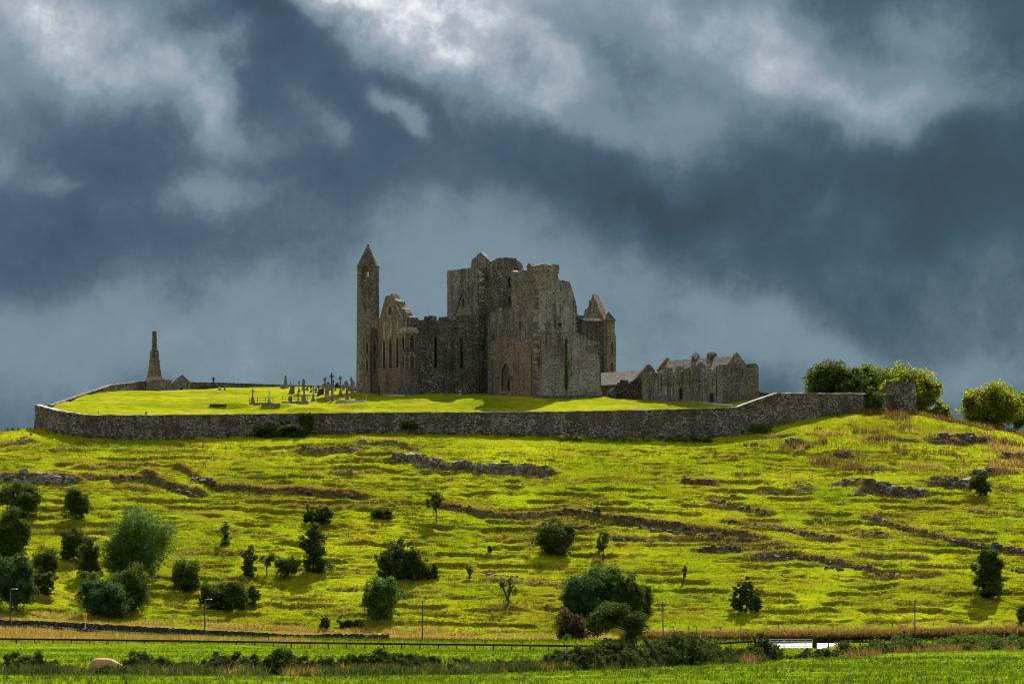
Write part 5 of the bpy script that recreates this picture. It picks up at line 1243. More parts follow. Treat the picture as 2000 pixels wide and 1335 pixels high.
def plant(name, x, y, z, lobes, label, cat, mat, seed, leaf=.22, dens=1.0, trunk=.12, group=None, bare=False, nclump=16, lean=0.0, mat2=None):
    rng = np.random.default_rng(seed); e = root(name, (x, y, z), label, cat, group)
    C, R = clumps(lobes, nclump, rng); top = max(l[2] + l[5] for l in lobes); wid = max(l[3] for l in lobes)
    vol = sum(l[3] * l[5] for l in lobes); n = int(dens * 330 * vol / (leaf / .22) ** 2) + 120
    n = min(n, 30000)
    m = MB(); r = random.Random(seed)
    nb = 5 if not bare else 14
    m.tube([(x, y, z - .3), (x + lean * .2, y, z + top * .2), (x + lean * .55, y, z + top * .45)], [trunk * 1.3, trunk, trunk * .6], 7)
    for k in range(nb):
        c = C[r.randrange(len(C))]; s = Vector((x + lean * .4 * r.uniform(.3, 1), y, z + top * r.uniform(.08, .35))); t = Vector((x + c[0], y + c[1], z + c[2]))
        md = s.lerp(t, .5) + Vector((r.uniform(-.2, .2) * wid, r.uniform(-.2, .2) * wid, .08 * top)); m.tube([s, md, t], [trunk * .55, trunk * .36, trunk * .12], 5)
        for j in range(3 if bare else 1):
            t2 = md.lerp(t, r.uniform(0, .8)) + Vector((r.uniform(-.35, .35) * wid, r.uniform(-.3, .3) * wid, r.uniform(.05, .3) * top)); m.tube([md, md.lerp(t2, .5), t2], [trunk * .25, trunk * .16, trunk * .06], 4)
    m.build('trunk', M['bark'], e)
    if n and dens > 0:
        v, f = leaf_cloud(C, R, n, leaf, rng); v += np.array([x, y, z])
        mats = [M[mat]]; mi = None
        if mat2: mats.append(M[mat2]); mi = (rng.random(n) < .3).astype(int)
        link('crown', mesh_np('crown', v, f, mats, False, mat_idx=mi), e)
    return e

def bush(px, pb, wpx, hpx, label, mat='leaf_dark', seed=0, dens=1.0, shape='round', name='bush', cat='bush', leaf=.2, mat2=None, fn=None, trunk=.1):
    x, y, z = (fn or hit)(px, pb); mpp = y / F; w = wpx * mpp / 2; h = hpx * mpp; r = random.Random(seed + 5); L = []
    if shape == 'round':
        L = [(0, 0, h * .50, w * .86, w * .8, h * .50)]
        for k in range(5): a = r.uniform(0, 6.28); L.append((math.cos(a) * w * .52, math.sin(a) * w * .4, h * r.uniform(.22, .74), w * r.uniform(.4, .55), w * .45, h * r.uniform(.26, .34)))
    elif shape == 'column':
        for k in range(5): L.append((r.uniform(-.2, .2) * w, r.uniform(-.2, .2) * w, h * (.14 + .18 * k), w * r.uniform(.75, 1.0) * (1 if k < 4 else .65), w * .75, h * .19))
    elif shape == 'low':
        for k in range(6): L.append((w * (-.75 + .3 * k), r.uniform(-.2, .2) * w, h * r.uniform(.3, .5), w * .40, w * .42, h * r.uniform(.42, .60)))
    elif shape == 'spiky':
        for k in range(8):
            a = -1 + 2 * (k + .5) / 8; top = h * (1 - .62 * abs(a + .12)) * r.uniform(.75, 1.05); L.append((a * w * .85, r.uniform(-.3, .3) * w, top * .5, w * .30, w * .30, top * .54))
    elif shape == 'tree':
        L = [(0, 0, h * .54, w * .82, w * .76, h * .46)]
        for k in range(8): a = r.uniform(0, 6.28); L.append((math.cos(a) * w * .58, math.sin(a) * w * .5, h * r.uniform(.2, .8), w * r.uniform(.34, .48), w * .42, h * r.uniform(.17, .26)))
    elif shape == 'sparse':
        for k in range(7): a = r.uniform(0, 6.28); q = r.uniform(.2, .75); L.append((math.cos(a) * w * q, math.sin(a) * w * q, h * r.uniform(.35, .88), w * .36, w * .36, h * .18))
    return plant(name, x, y, z - .1, L, label, cat, mat, seed, leaf, dens, trunk, 'scrub on the hillside' if fn is None else None, mat2=mat2)
BUSH = [(40, 1006, 84, 66, 'olive bush at the far left below the long rock face', 'leaf_olive', 'round', 1.2), (148, 1010, 54, 56, 'compact dark bush right of the olive bush', 'leaf_dark', 'round', 1.3),
        (22, 1096, 70, 96, 'tall dark bush at the far left edge, mid slope', 'leaf_dark', 'tree', 1.2), (86, 1124, 58, 54, 'low olive bush between the two left thickets', 'leaf_olive', 'round', .9), (22, 1192, 92, 116, 'large bluish green tree at the lower left edge', 'leaf_blue', 'tree', 1.2),
        (144, 1092, 58, 64, 'dark hawthorn left of the big ash tree', 'leaf_dark', 'round', 1.2), (176, 1128, 52, 78, 'upright dark hawthorn touching the big ash tree', 'leaf_olive', 'column', 1.2),
        (272, 1134, 152, 150, 'big rounded ash tree, largest on the hillside', 'leaf_mid', 'tree', 2.1), (176, 1168, 52, 56, 'light leafy sapling behind the round dark bush', 'leaf_light', 'sparse', .8), (203, 1203, 94, 72, 'round dense dark bush near the yellow sign', 'leaf_blue', 'round', 1.6),
        (252, 1192, 80, 92, 'olive bush below the big ash tree', 'leaf_olive', 'round', 1.2), (361, 1152, 64, 62, 'dark bush right of the big ash tree', 'leaf_dark', 'round', 1.2), (438, 1188, 88, 56, 'wide dark bramble bush left of the lamp post', 'leaf_dark', 'low', 1.3), (494, 1180, 36, 36, 'small dark bush right of the wide bramble', 'leaf_dark', 'round', 1.1),
        (440, 1063, 20, 46, 'slim young tree alone on the slope', 'leaf_mid', 'column', .6), (488, 1126, 32, 62, 'dark pillar-shaped thorn left of the thin sapling', 'leaf_dark', 'column', 1.2), (521, 1122, 42, 52, 'thin light sapling between two dark thorns', 'leaf_light', 'sparse', .6), (560, 1126, 48, 42, 'low olive bush left of the ivy column', 'leaf_olive', 'round', 1.),
        (612, 1116, 50, 92, 'tall dark ivy-clad column of a tree', 'leaf_dark', 'column', 1.6), (622, 1020, 50, 34, 'dark wind-bent bush above the ivy column', 'leaf_dark', 'low', 1.3), (745, 1011, 38, 20, 'low dark bush on the mid slope', 'leaf_dark', 'low', 1.3), (852, 1017, 40, 56, 'airy small tree under the long ledge', 'leaf_olive', 'sparse', 1.1),
        (790, 1132, 108, 98, 'spiky dark thorn clump in the middle of the slope', 'leaf_dark', 'spiky', 1.4), (850, 1130, 18, 30, 'small thorn beside the spiky clump', 'leaf_dark', 'column', .8), (742, 1207, 70, 82, 'light green rounded bush above the road', 'leaf_mid', 'round', 1.1), (1087, 1084, 74, 66, 'round dark bush alone on the open slope', 'leaf_dark', 'round', 1.7), (1178, 1089, 40, 58, 'small light tree with a visible trunk', 'leaf_light', 'sparse', .9),
        (1138, 1205, 88, 78, 'dark left part of the big thicket', 'leaf_blue', 'round', 1.5), (1180, 1192, 74, 92, 'tall lighter tree in the middle of the big thicket', 'leaf_mid', 'tree', 1.0), (1226, 1206, 62, 84, 'dark right part of the big thicket', 'leaf_dark', 'round', 1.4), (1264, 1198, 32, 54, 'thin bush at the right end of the big thicket', 'leaf_olive', 'column', .8),
        (1458, 1192, 62, 74, 'upright green bush above the white gate', 'leaf_olive', 'spiky', 1.5), (1932, 1162, 68, 90, 'tall dense bush at the lower right with a long shadow', 'leaf_dark', 'column', 1.7), (1914, 966, 42, 44, 'small dark bush right of the pale split rock', 'leaf_dark', 'round', 1.2), (1335, 1132, 14, 30, 'faint thin sapling right of the big thicket', 'leaf_olive', 'sparse', .5),
        (957, 1079, 10, 15, 'tiny thorn seedling on the mid slope', 'leaf_dark', 'column', .8), (2004, 1222, 40, 52, 'bush cut by the right border at the hill foot', 'leaf_dark', 'round', 1.2), (685, 1224, 42, 18, 'flat bramble by the road wall', 'leaf_dark', 'low', 1.2), (635, 1240, 22, 26, 'small dark bush on the road wall', 'leaf_dark', 'round', 1.2),
        (1166, 1008, 16, 20, 'tiny bush on the long mid-slope bank', 'leaf_dark', 'round', 1.), (75, 1160, 60, 50, 'shady bramble between the lower left trees', 'leaf_olive', 'low', 1.)]
for k, (px, pb, w, h, lab, mt, shp, dn) in enumerate(BUSH): bush(px, pb, w, h, lab, mt, 300 + k * 7, dn * 1.25, shp, 'tree' if shp == 'tree' or 'tree' in lab else 'bush', 'tree' if shp == 'tree' or 'tree' in lab else 'bush', leaf=.17 if w < 60 else .2)
# bare thorn trees
def bare_tree(px, pb, wpx, hpx, label, seed, leafy=.0):
    x, y, z = hit(px, pb); mpp = y / F; w = wpx * mpp / 2; h = hpx * mpp
    L = [(-w * .5, 0, h * .8, w * .4, w * .3, h * .18), (w * .1, 0, h * .85, w * .3, w * .3, h * .16), (w * .4, 0, h * .6, w * .4, w * .3, h * .2), (0, 0, h * .12, w * .9, w * .5, h * .12)]
    plant('thorn_tree', x, y, z - .1, L, label, 'tree', 'leaf_dark', seed, .14, leafy, .16, None, True)
bare_tree(993, 1184, 44, 56, 'half-bare leaning thorn tree on the lower slope', 71, .5)
bare_tree(917, 1128, 24, 26, 'leafless little thorn bush', 72, .08)

# trees behind the wall and on the right skyline
def skytree(px, Y, pb, wpx, hpx, label, mat, seed, dens=1., mat2=None):
    x = xat(px, Y); z = zat(pb, Y); mpp = Y / F; w = wpx * mpp / 2; h = hpx * mpp; r = random.Random(seed); L = [(0, 0, h * .56, w * .84, w * .76, h * .44)]
    for k in range(14):
        a = r.uniform(0, 6.28); q = r.uniform(.35, .72); zz = r.uniform(.25, .82); L.append((math.cos(a) * w * q * 1.1, math.sin(a) * w * q, h * zz, w * r.uniform(.28, .4) * 1.1, w * .36, h * r.uniform(.14, .22)))
    plant('tree', x, y_ := Y, z, L, label, 'tree', mat, seed, .26, dens * 1.7, .35, 'trees on the skyline', nclump=20, mat2=mat2)
skytree(1625, 985, 800, 118, 92, 'dark spreading tree rising behind the boundary wall', 'leaf_olive', 501)
skytree(1722, 992, 800, 96, 88, 'mid green tree between the dark and the sunlit crowns', 'leaf_mid', 502, 1., 'leaf_yellow')
skytree(1782, 985, 822, 108, 100, 'sunlit yellow-green tree behind the turret', 'leaf_yellow', 503)
skytree(1942, 978, 842, 114, 88, 'broad sunlit yellow tree on the right skyline', 'leaf_yellow', 504)
skytree(2004, 985, 842, 50, 76, 'dark tree cut by the right border', 'leaf_mid', 505)
skytree(1835, 985, 828, 50, 36, 'low yellow bush at the foot of the sunlit tree', 'leaf_yellow', 506)
skytree(1895, 990, 845, 44, 26, 'low leafy growth left of the broad yellow tree', 'leaf_yellow', 507)
# growth on and by the wall
def wallbush(px, pb, wpx, hpx, label, mat, seed, dy=-1.0, shape='round', dens=1.4):
    Y = float(np.interp(px, [p[0] for p in WALL], [p[1] for p in WALL])) + dy
    bush(px, pb, wpx, hpx, label, mat, seed, dens, shape, fn=lambda a, b: (xat(px, Y), Y, zat(pb, Y)))
wallbush(555, 852, 118, 28, 'low dark bramble at the foot of the wall', 'leaf_dark', 601, -1.4, 'low')
wallbush(597, 842, 34, 38, 'ivy climbing over the wall top', 'leaf_dark', 602, -.75, 'round', 2.)
wallbush(545, 838, 14, 18, 'small ivy tuft on the wall face', 'leaf_dark', 603, -.6, 'round', 1.6)
wallbush(1708, 806, 44, 50, 'dark elder bush between wall and turret', 'leaf_olive', 604, -1.8, 'round')
wallbush(1112, 862, 48, 15, 'pale green tuft of plants below the wall', 'leaf_light', 605, -5, 'low', 1.)
wallbush(1240, 866, 120, 14, 'dark nettles in the shade below the wall', 'leaf_mid', 606, -3, 'low', 1.); wallbush(1340, 868, 110, 16, 'dark nettle bed under the wall before it bends', 'leaf_dark', 607, -3, 'low', 1.)
wallbush(1485, 842, 40, 18, 'yellow-green gorse tuft where the wall rises', 'leaf_light', 608, -4, 'low', 1.2); wallbush(800, 836, 34, 14, 'ivy patch on the wall face left of the tower', 'leaf_dark', 609, -.55, 'low', 1.2)
# ivy hanging in the tower groove
rng = np.random.default_rng(12); pts = []
for i in range(900):
    t = rng.random(); px_, py_ = Z2([(727 + rng.normal() * 4, 800 + 380 * t)])[0]; a, z_ = rW.uv(px_, py_); q = rW.xyz(a, z_, -.08 - .12 * rng.random()); pts.append(q[:])
pts = np.array(pts); n = len(pts); nr = rng.normal(size=(n, 3)) * .5 + np.array([.3, -1, .2]); nr /= np.linalg.norm(nr, axis=1)[:, None]; tt = np.cross(nr, rng.normal(size=(n, 3))); tt /= np.linalg.norm(tt, axis=1)[:, None]; bb = np.cross(nr, tt)
v = np.stack([pts - tt * .14, pts + bb * .1, pts + tt * .14, pts - bb * .1], 1).reshape(-1, 3)
e = root('ivy', tuple(pts.mean(0)), 'dark ivy strip growing up the residential tower wall', 'ivy'); link('leaves', mesh_np('leaves', v, np.arange(4 * n).reshape(n, 4), [M['leaf_dark']]), e)

# ------------------------------------------------------------------ grass as real blades
def tufts(name, P, size, mat, label, seed, blades=6, lean=.35, wid=.10, kind='stuff', hvar=.5):
    """P (n,3) tuft positions; each tuft is a fan of tapering blades"""
    r = np.random.default_rng(seed); n = len(P); b = blades; s = np.broadcast_to(np.asarray(size, float), (n,))
    a = r.uniform(0, 2 * np.pi, (n, b)); hh = s[:, None] * r.uniform(1 - hvar, 1 + hvar * .6, (n, b)); ln = hh * r.uniform(.1, 1, (n, b)) * lean * 2
    base = P[:, None, :] + np.stack([r.normal(size=(n, b)) * s[:, None] * .28, r.normal(size=(n, b)) * s[:, None] * .28, np.zeros((n, b))], -1)
    d = np.stack([np.cos(a), np.sin(a), 0 * a], -1); pr = np.stack([-np.sin(a), np.cos(a), 0 * a], -1); w = (s[:, None] * wid * r.uniform(.7, 1.4, (n, b)))[..., None]
    v = np.stack([base - pr * w - [0, 0, .04], base + pr * w - [0, 0, .04], base + d * ln[..., None] + np.stack([0 * a, 0 * a, hh], -1)], 2).reshape(-1, 3)
    o = link(name, mesh_np(name, v, np.arange(3 * n * b).reshape(-1, 3), [M[mat]])); tag(o, label, None, None, kind); return o
def scatter(n, x0, x1, y0, y1, seed, zf=None, mask=None):
    r = np.random.default_rng(seed); X = r.uniform(x0, x1, n); Y = r.uniform(y0, y1, n)
    if mask is not None: k = mask(X, Y, r); X, Y = X[k], Y[k]
    Z = hill_full(X, Y)[0] if zf is None else zf(X, Y); return np.stack([X, Y, Z], 1)
inview = lambda X, Y, pad=60: (1000 + F * X / Y > -pad) & (1000 + F * X / Y < 2000 + pad)
wallY = lambda X: np.interp(X, [w[0] for w in WALL3], [w[1] for w in WALL3])
outside = lambda X, Y: ((Y < wallY(X) - 1.2) | (X < WALL3[0][0] - 1) | (X > WALL3[-1][0] + 1.5))
P = scatter(170000, -100, 100, 833, 975, 41, None, lambda X, Y, r: inview(X, Y) & outside(X, Y) & (fbm(X / 6., Y / 4., 201, 3) + .25 * (r.random(len(X)) - .5) > .47))
tufts('hill_grass', P, np.random.default_rng(1).uniform(.12, .34, len(P)), 'blade', 'rough green grass covering the hillside', 42, 3, .5, .14)
P = scatter(80000, -100, 100, 833, 975, 43, None, lambda X, Y, r: inview(X, Y) & outside(X, Y) & (fbm(X / 9., Y / 3.5, 301, 4) + .2 * (r.random(len(X)) - .5) > .56))
tufts('dry_hill_grass', P, np.random.default_rng(2).uniform(.12, .32, len(P)), 'blade_dry', 'dry brown grass patches on the hillside', 44, 5, .6)
# brown grass hanging over the banks
pp = []
r = np.random.default_rng(45)
for xs, ys, H, rk in SCW:
    k = int((xs[-1] - xs[0]) * 26 * H); x = r.uniform(xs[0] - 1, xs[-1] + 1, k); y = np.interp(x, xs, ys) + .25 + r.exponential(.5, k) - .5 * (r.random(k) < .2); pp.append(np.stack([x, y, hill_full(x, y)[0]], 1))
P = np.concatenate(pp); tufts('bank_grass', P, r.uniform(.2, .5, len(P)), 'blade_dry', 'brown grass hanging over the banks and ledges', 46, 6, .6)
P = scatter(150000, -100, 100, 836, 940, 147, None, lambda X, Y, r: inview(X, Y) & outside(X, Y))
k = hill_full(P[:, 0], P[:, 1])[1] > .28; P = P[k]; q = np.random.default_rng(148).random(len(P)) < .55
tufts('tussock_grass', P[q], np.random.default_rng(149).uniform(.22, .5, q.sum()), 'blade_dry', 'brown tussocks on the edges of the sheep tracks', 150, 4, .6, .10)
tufts('tussock_green', P[~q], np.random.default_rng(151).uniform(.22, .5, (~q).sum()), 'blade', 'green tussocks on the edges of the sheep tracks', 152, 4, .6, .10)
# rushes, docks and bracken on the right shoulder and below the wall
def knoll(X, Y, r):
    p = 1000 + F * X / Y; d = fbm(X / 5., Y / 4., 401, 3)
    return inview(X, Y) & outside(X, Y) & (p > 1440) & (d + .22 * (r.random(len(X)) - .5) > np.where(Y > 945, .60, np.where(Y > 930, .69, .76)))
P = scatter(20000, 35, 102, 912, 978, 47, None, knoll); tufts('rushes', P, np.random.default_rng(3).uniform(.45, 1.25, len(P)), 'blade_rust', 'tall brown rushes and docks below the turret', 48, 7, .35, .06)
P = scatter(9000, 45, 102, 925, 950, 49, None, lambda X, Y, r: inview(X, Y) & (1000 + F * X / Y > 1560) & (fbm(X / 8., Y / 2.5, 411, 3) > .61)); tufts('tawny_grass', P, np.random.default_rng(4).uniform(.4, .9, len(P)), 'blade_gold', 'tawny tall grass on the right shoulder', 50, 6, .4, .06)
P = scatter(7000, -92, 72, 925, 966, 51, None, lambda X, Y, r: (Y < wallY(X) - .5) & (Y > wallY(X) - 2.6) & inview(X, Y)); tufts('wall_foot_plants', P, np.random.default_rng(5).uniform(.3, .9, len(P)), 'weed', 'dark weeds along the foot of the boundary wall', 52, 7, .5, .09)
# sparse stalks on the upper right slope
P = scatter(1800, 0, 102, 880, 940, 53, None, lambda X, Y, r: inview(X, Y) & (fbm(X / 7., Y / 5., 421, 2) > .5)); tufts('dock_stalks', P, np.random.default_rng(6).uniform(.4, .9, len(P)), 'blade_rust', 'thin brown dock stalks on the right slope', 54, 4, .2, .05)
# pasture
P = scatter(5200, -30, 66, 205, 420, 155, field_z, lambda X, Y, r: inview(X, Y, 30) & (fbm(X / 3., Y / 7., 433, 3) > .53)); tufts('field_tussocks', P, np.random.default_rng(17).uniform(.14, .34, len(P)), 'weed', 'darker grass tussocks in the near pasture', 156, 6, .7, .10)
P = scatter(70000, -30, 66, 200, 330, 55, field_z, lambda X, Y, r: inview(X, Y, 30) & (fbm(X / 1.7, Y / 3., 431, 3) + .2 * (r.random(len(X)) - .5) > .43)); tufts('field_grass', P, np.random.default_rng(7).uniform(.06, .16, len(P)), 'blade_field', 'short bright grass of the near pasture', 56, 4, .6, .13)
P = scatter(70000, -62, 66, 330, 640, 57, field_z, lambda X, Y, r: inview(X, Y, 30) & (fbm(X / 2.2, Y / 5., 441, 3) > .47)); tufts('far_field_grass', P, np.random.default_rng(8).uniform(.08, .2, len(P)), 'blade_field', 'bright grass of the pasture beyond the hedge', 58, 3, .6, .16)
# ------------------------------------------------------------------ road edge: walls, verges, lamps, fences, gate
fz = lambda x, y: float(field_z(np.array([x], float), np.array([y], float))[0])
def roadwall(name, pts, Y, thick, label, mat, seed, rag, cope=None):
    q = [(xat(p, Y), Y, zat(t, Y), min(zat(t, Y) - .3, fz(xat(p, Y), Y) - .4)) for p, t in pts]; x, y, zt, zb = q[len(q) // 2]
    e = root(name, (x, y, zb + .4), label, 'wall'); ribbon('wall_body', q, thick, mat, e, seed, .35, rag)
    if cope: 
        r = random.Random(seed)
        m = MB(); P = np.array(q); xx = P[0, 0]
        while xx < P[-1, 0]:
            w = r.uniform(.22, .5); z = float(np.interp(xx, P[:, 0], P[:, 2])); m.box((xx, Y - .05, z - .05), w * .9, thick * 1.05, r.uniform(.12, .30), r.uniform(-.15, .15), r.uniform(.6, .95)); xx += w
        o = m.build('cope_stones', cope, e); o['kind'] = 'stuff'
roadwall('road_wall', [(-60, 1209), (60, 1211), (200, 1218), (350, 1227), (480, 1233), (580, 1239)], 822, .5, 'dark dry-stone wall on the hill side of the road', M['dark_wall'], 21, .10)
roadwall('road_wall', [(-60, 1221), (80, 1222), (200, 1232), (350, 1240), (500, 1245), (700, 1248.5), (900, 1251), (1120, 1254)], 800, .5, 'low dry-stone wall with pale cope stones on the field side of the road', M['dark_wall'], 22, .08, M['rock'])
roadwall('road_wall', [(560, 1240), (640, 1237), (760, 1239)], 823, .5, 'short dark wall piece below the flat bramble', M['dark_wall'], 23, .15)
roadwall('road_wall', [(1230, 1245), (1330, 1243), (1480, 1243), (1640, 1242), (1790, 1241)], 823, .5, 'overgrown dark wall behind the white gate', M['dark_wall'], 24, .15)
# golden verge grass
def vp(n, p0, p1, Y0, Y1, seed, zf=field_z):
    r = np.random.default_rng(seed); Y = r.uniform(Y0, Y1, n); X = xat(r.uniform(p0, p1, n), Y); return np.stack([X, Y, zf(X, Y)], 1)
hzf = lambda X, Y: np.where(Y > 832, hill_full(X, Y)[0], toe_z(X) - .45)
P = vp(26000, -40, 2040, 823.5, 836, 61, hzf); k = fbm(P[:, 0] / 3.5, P[:, 1] / 2., 501, 3) > .47; P = P[k]
tufts('verge_grass', P, np.random.default_rng(9).uniform(.2, .65, len(P)), 'blade_gold', 'golden dry grass along the foot of the hill', 62, 6, .5, .07)
P = vp(9000, 1220, 2040, 822, 828, 63, hzf); tufts('verge_bracken', P, np.random.default_rng(10).uniform(.4, 1.2, len(P)), 'blade_rust', 'rusty bracken bank above the road', 64, 7, .5, .09)
P = vp(15000, -40, 620, 640, 795, 65); pk = 1000 + F * P[:, 0] / P[:, 1]; k = fbm(P[:, 0] / 4., P[:, 1] / 9., 511, 3) > .44 + .22 * np.clip((pk - 180) / 320., 0, 1); P = P[k]; tufts('bank_bracken', P, np.random.default_rng(11).uniform(.3, .8, len(P)), 'blade_dry', 'orange-brown grass between rail fence and road wall', 66, 6, .5, .09)
P = vp(15000, -20, 2040, 622, 797, 67); pk = 1000 + F * P[:, 0] / P[:, 1]; P = P[((pk < 1470) | (pk > 1640)) & (fbm(P[:, 0] / 4., P[:, 1] / 9., 513, 3) > .55 - .25 * np.clip((pk - 100) / 300., 0, 1))]; tufts('verge_weeds', P, np.random.default_rng(12).uniform(.25, .6, len(P)), 'blade', 'green rough grass between rail fence and road wall', 68, 6, .5, .1)
P = vp(2600, 200, 1500, 780, 799, 69); tufts('umbel_weeds', P, np.random.default_rng(13).uniform(.4, .9, len(P)), 'blade_field', 'tall green weeds in front of the road wall', 70, 7, .5, .1)

LAMP = [(20, 1150, 1212, 'lamp post at the far left edge of the road', 1), (400, 1170, 1237, 'lamp post right of the wide dark bramble', 1), (825, 1172, 1249, 'green lamp post below the spiky thorn clump', 0), (1295, 1177, 1256, 'green lamp post right of the big thicket', 0), (1787, 1170, 1248, 'green lamp post between gate and dark right bush', 0)]
for px, t, b, lab, arm in LAMP:
    Y = 804; x = xat(px, Y); z0 = fz(x, Y) - .3; z1 = zat(t, Y); e = root('lamp_post', (x, Y, z0), lab, 'lamp post', 'road lamps')
    m = MB(); m.lathe((x, Y, z0), [(.15, 0), (.15, 1.0), (.10, 1.05), (.075, z1 - z0 - .1)], 10); m.build('pole', M['lamp_green'], e, True)
    m = MB(); m.tube([(x, Y, z1 - .12), (x + .2, Y - .1, z1 + .02), (x + .45, Y - .2, z1 + .05)], [.05, .045, .04], 6); m.build('bracket', M['lamp_green'], e)
    m = MB(); m.box((x + (.62 if arm else .35), Y - .22, z1 - .02), 1.05 if arm else .7, .36, .16, -.3, .7); m.build('lamp_head', M['lamp_head'], e)
# yellow road sign on a pole
Y = 803; x = xat(166.5, Y); z0 = fz(x, Y) - .2; e = root('road_sign', (x, Y, z0), 'tall yellow temporary road sign on a grey pole', 'sign')
m = MB(); m.tube([(x, Y, z0), (x, Y, zat(1197, Y))], .06, 8); m.build('pole', M['galv'], e)
m = MB(); zb, zt = zat(1211, Y), zat(1196.5, Y); m.box((x, Y - .1, zb), .46, .04, zt - zb); pn = m.build('panel', M['yellow'], e)
for k, (f0, f1) in enumerate(((.16, .30), (.44, .60), (.72, .84))):
    m = MB(); m.box((x, Y - .128, zb + (zt - zb) * f0), .13 if k != 1 else .2, .012, (zt - zb) * (f1 - f0)); m.build('symbol', M['black'], pn)

# creosoted rail fence
FEN = [(-40, 612, 1246.5), (200, 612, 1249), (350, 612, 1251), (600, 612, 1254.5), (800, 612, 1257), (1000, 612, 1259), (1150, 612, 1261), (1300, 612, 1260.5), (1400, 614, 1256), (1474, 618, 1251.5)]
e = root('rail_fence', (0, 612, 0), 'long dark timber rail fence between pasture and road', 'fence')
m = MB(); prev = None
for p, Y, q in FEN:
    a = Vector((xat(p, Y), Y, zat(q, Y)))
    if prev is not None:
        m = MB(); d = a - prev; L = d.length; ux = d.normalized(); vs = []
        for s in (prev - ux * .0, a):
            for dy, dz in ((-.06, -.11), (.06, -.11), (.06, .11), (-.06, .11)): vs.append((s.x, s.y + dy, s.z + dz))
        m.add(vs, [(0, 1, 2, 3), (7, 6, 5, 4), (0, 4, 5, 1), (1, 5, 6, 2), (2, 6, 7, 3), (3, 7, 4, 0)]); m.build('rail', M['wood_dark'], e)
    prev = a
fx = np.array([xat(p, Y) for p, Y, _ in FEN]); fy = np.array([Y for _, Y, _ in FEN]); fzz = np.array([zat(q, Y) for _, Y, q in FEN])
for x in np.arange(fx[0], fx[-1], 2.13):
    y = float(np.interp(x, fx, fy)) + .1; zt = float(np.interp(x, fx, fzz)); m = MB(); z = fz(x, y) - .3; m.box((x, y + .05, z), .13, .12, zt - z + .02); m.build('post', M['wood_dark'], e)
e2 = root('rail_fence', (xat(1640, 622), 622, 0), 'short timber rail fence right of the white gate', 'fence')
for k, p in enumerate((1594, 1618, 1648, 1680, 1712)):
    x = xat(p, 622); z = fz(x, 622) - .3; m = MB(); m.box((x, 622, z), .2 if k == 0 else .13, .13, zat(1250, 622) - z + (.15 if k == 0 else 0)); m.build('post', M['wood_dark'], e2)
m = MB(); xa, xb = xat(1594, 622), xat(1716, 622); m.box(((xa + xb) / 2, 621.9, zat(1254, 622)), xb - xa, .07, .17); m.build('rail', M['wood_dark'], e2)
# galvanised double gate
g = root('field_gate', (xat(1532, 619), 619, 0), 'pale galvanised double field gate standing closed', 'gate')
def leaf_gate(p0, p1):
    Y = 619; xa, xb = xat(p0, Y), xat(p1, Y); zb, zt = zat(1264.5, Y), zat(1248, Y); f = MB()
    for x in (xa, xb): f.tube([(x, Y, zb - .03), (x, Y, zt + .03)], .045, 6)
    gl = f.build('gate_leaf', M['galv'], g)
    for k in range(6): zz = zb + (zt - zb) * k / 5; m = MB(); m.tube([(xa, Y, zz), (xb, Y, zz)], .035, 6); m.build('bar', M['galv'], gl)
    for t in (.25, .5, .75): m = MB(); x = xa + (xb - xa) * t; m.tube([(x, Y - .02, zb), (x, Y - .02, zt)], .028, 5); m.build('upright', M['galv'], gl)
leaf_gate(1477, 1531); leaf_gate(1533, 1587)
for p in (1474.5, 1590):
    m = MB(); x = xat(p, 619); z = fz(x, 619) - .4; m.box((x, 619, z), .26, .26, zat(1246.5, 619) - z); m.build('gate_post', M['wood_dark'], g)
x = xat(1506, 600); z = fz(x, 600); e = root('water_trough', (x, 600, z), 'small dark water trough in front of the gate', 'trough'); m = MB(); m.box((x, 600, z - .1), .75, .5, .75); m.build('tub', M['wood'], e); m = MB(); m.box((x, 600, z + .65), .85, .6, .06); m.build('rim', M['wood_dark'], e)
# wire fence posts at the hill foot
def wirefence(pxs, tops, label, wire=True):
    Y = 836; e = root('wire_fence', (xat(pxs[len(pxs) // 2], Y), Y, ground_z(xat(pxs[len(pxs) // 2], Y), Y)), label, 'fence'); r = random.Random(int(pxs[0])); tp = []
    for p, t in zip(pxs, tops):
        x = xat(p, Y); z = ground_z(x, Y) - .3; zt = max(zat(t, Y), z + .9); m = MB(); m.tube([(x, Y, z), (x + r.uniform(-.05, .05), Y, zt)], [.075, .06], 6); m.build('post', M['wood'], e); tp.append((x, Y - .08, zt))
    if wire:
        for dz in (-.15, -.45, -.75): m = MB(); m.tube([(a, b, c + dz) for a, b, c in tp], .008, 3); m.build('wire', M['iron'], e)
wirefence([1315, 1345, 1361, 1407, 1447, 1520, 1580, 1626, 1693, 1743, 1784, 1823, 1875, 1937, 1985], [1230, 1231, 1229, 1227, 1227, 1227, 1224, 1220, 1220, 1223, 1222, 1217, 1222, 1222, 1220], 'wire fence on wooden posts along the right foot of the hill')
wirefence([-20, 34, 38, 68, 99, 148, 195, 237, 284, 321, 372, 426, 484, 541, 595, 641], [1192, 1193, 1192, 1200, 1202, 1204, 1203, 1202, 1207, 1211, 1215, 1219, 1223, 1226, 1229, 1230], 'wire fence on wooden posts above the road wall')

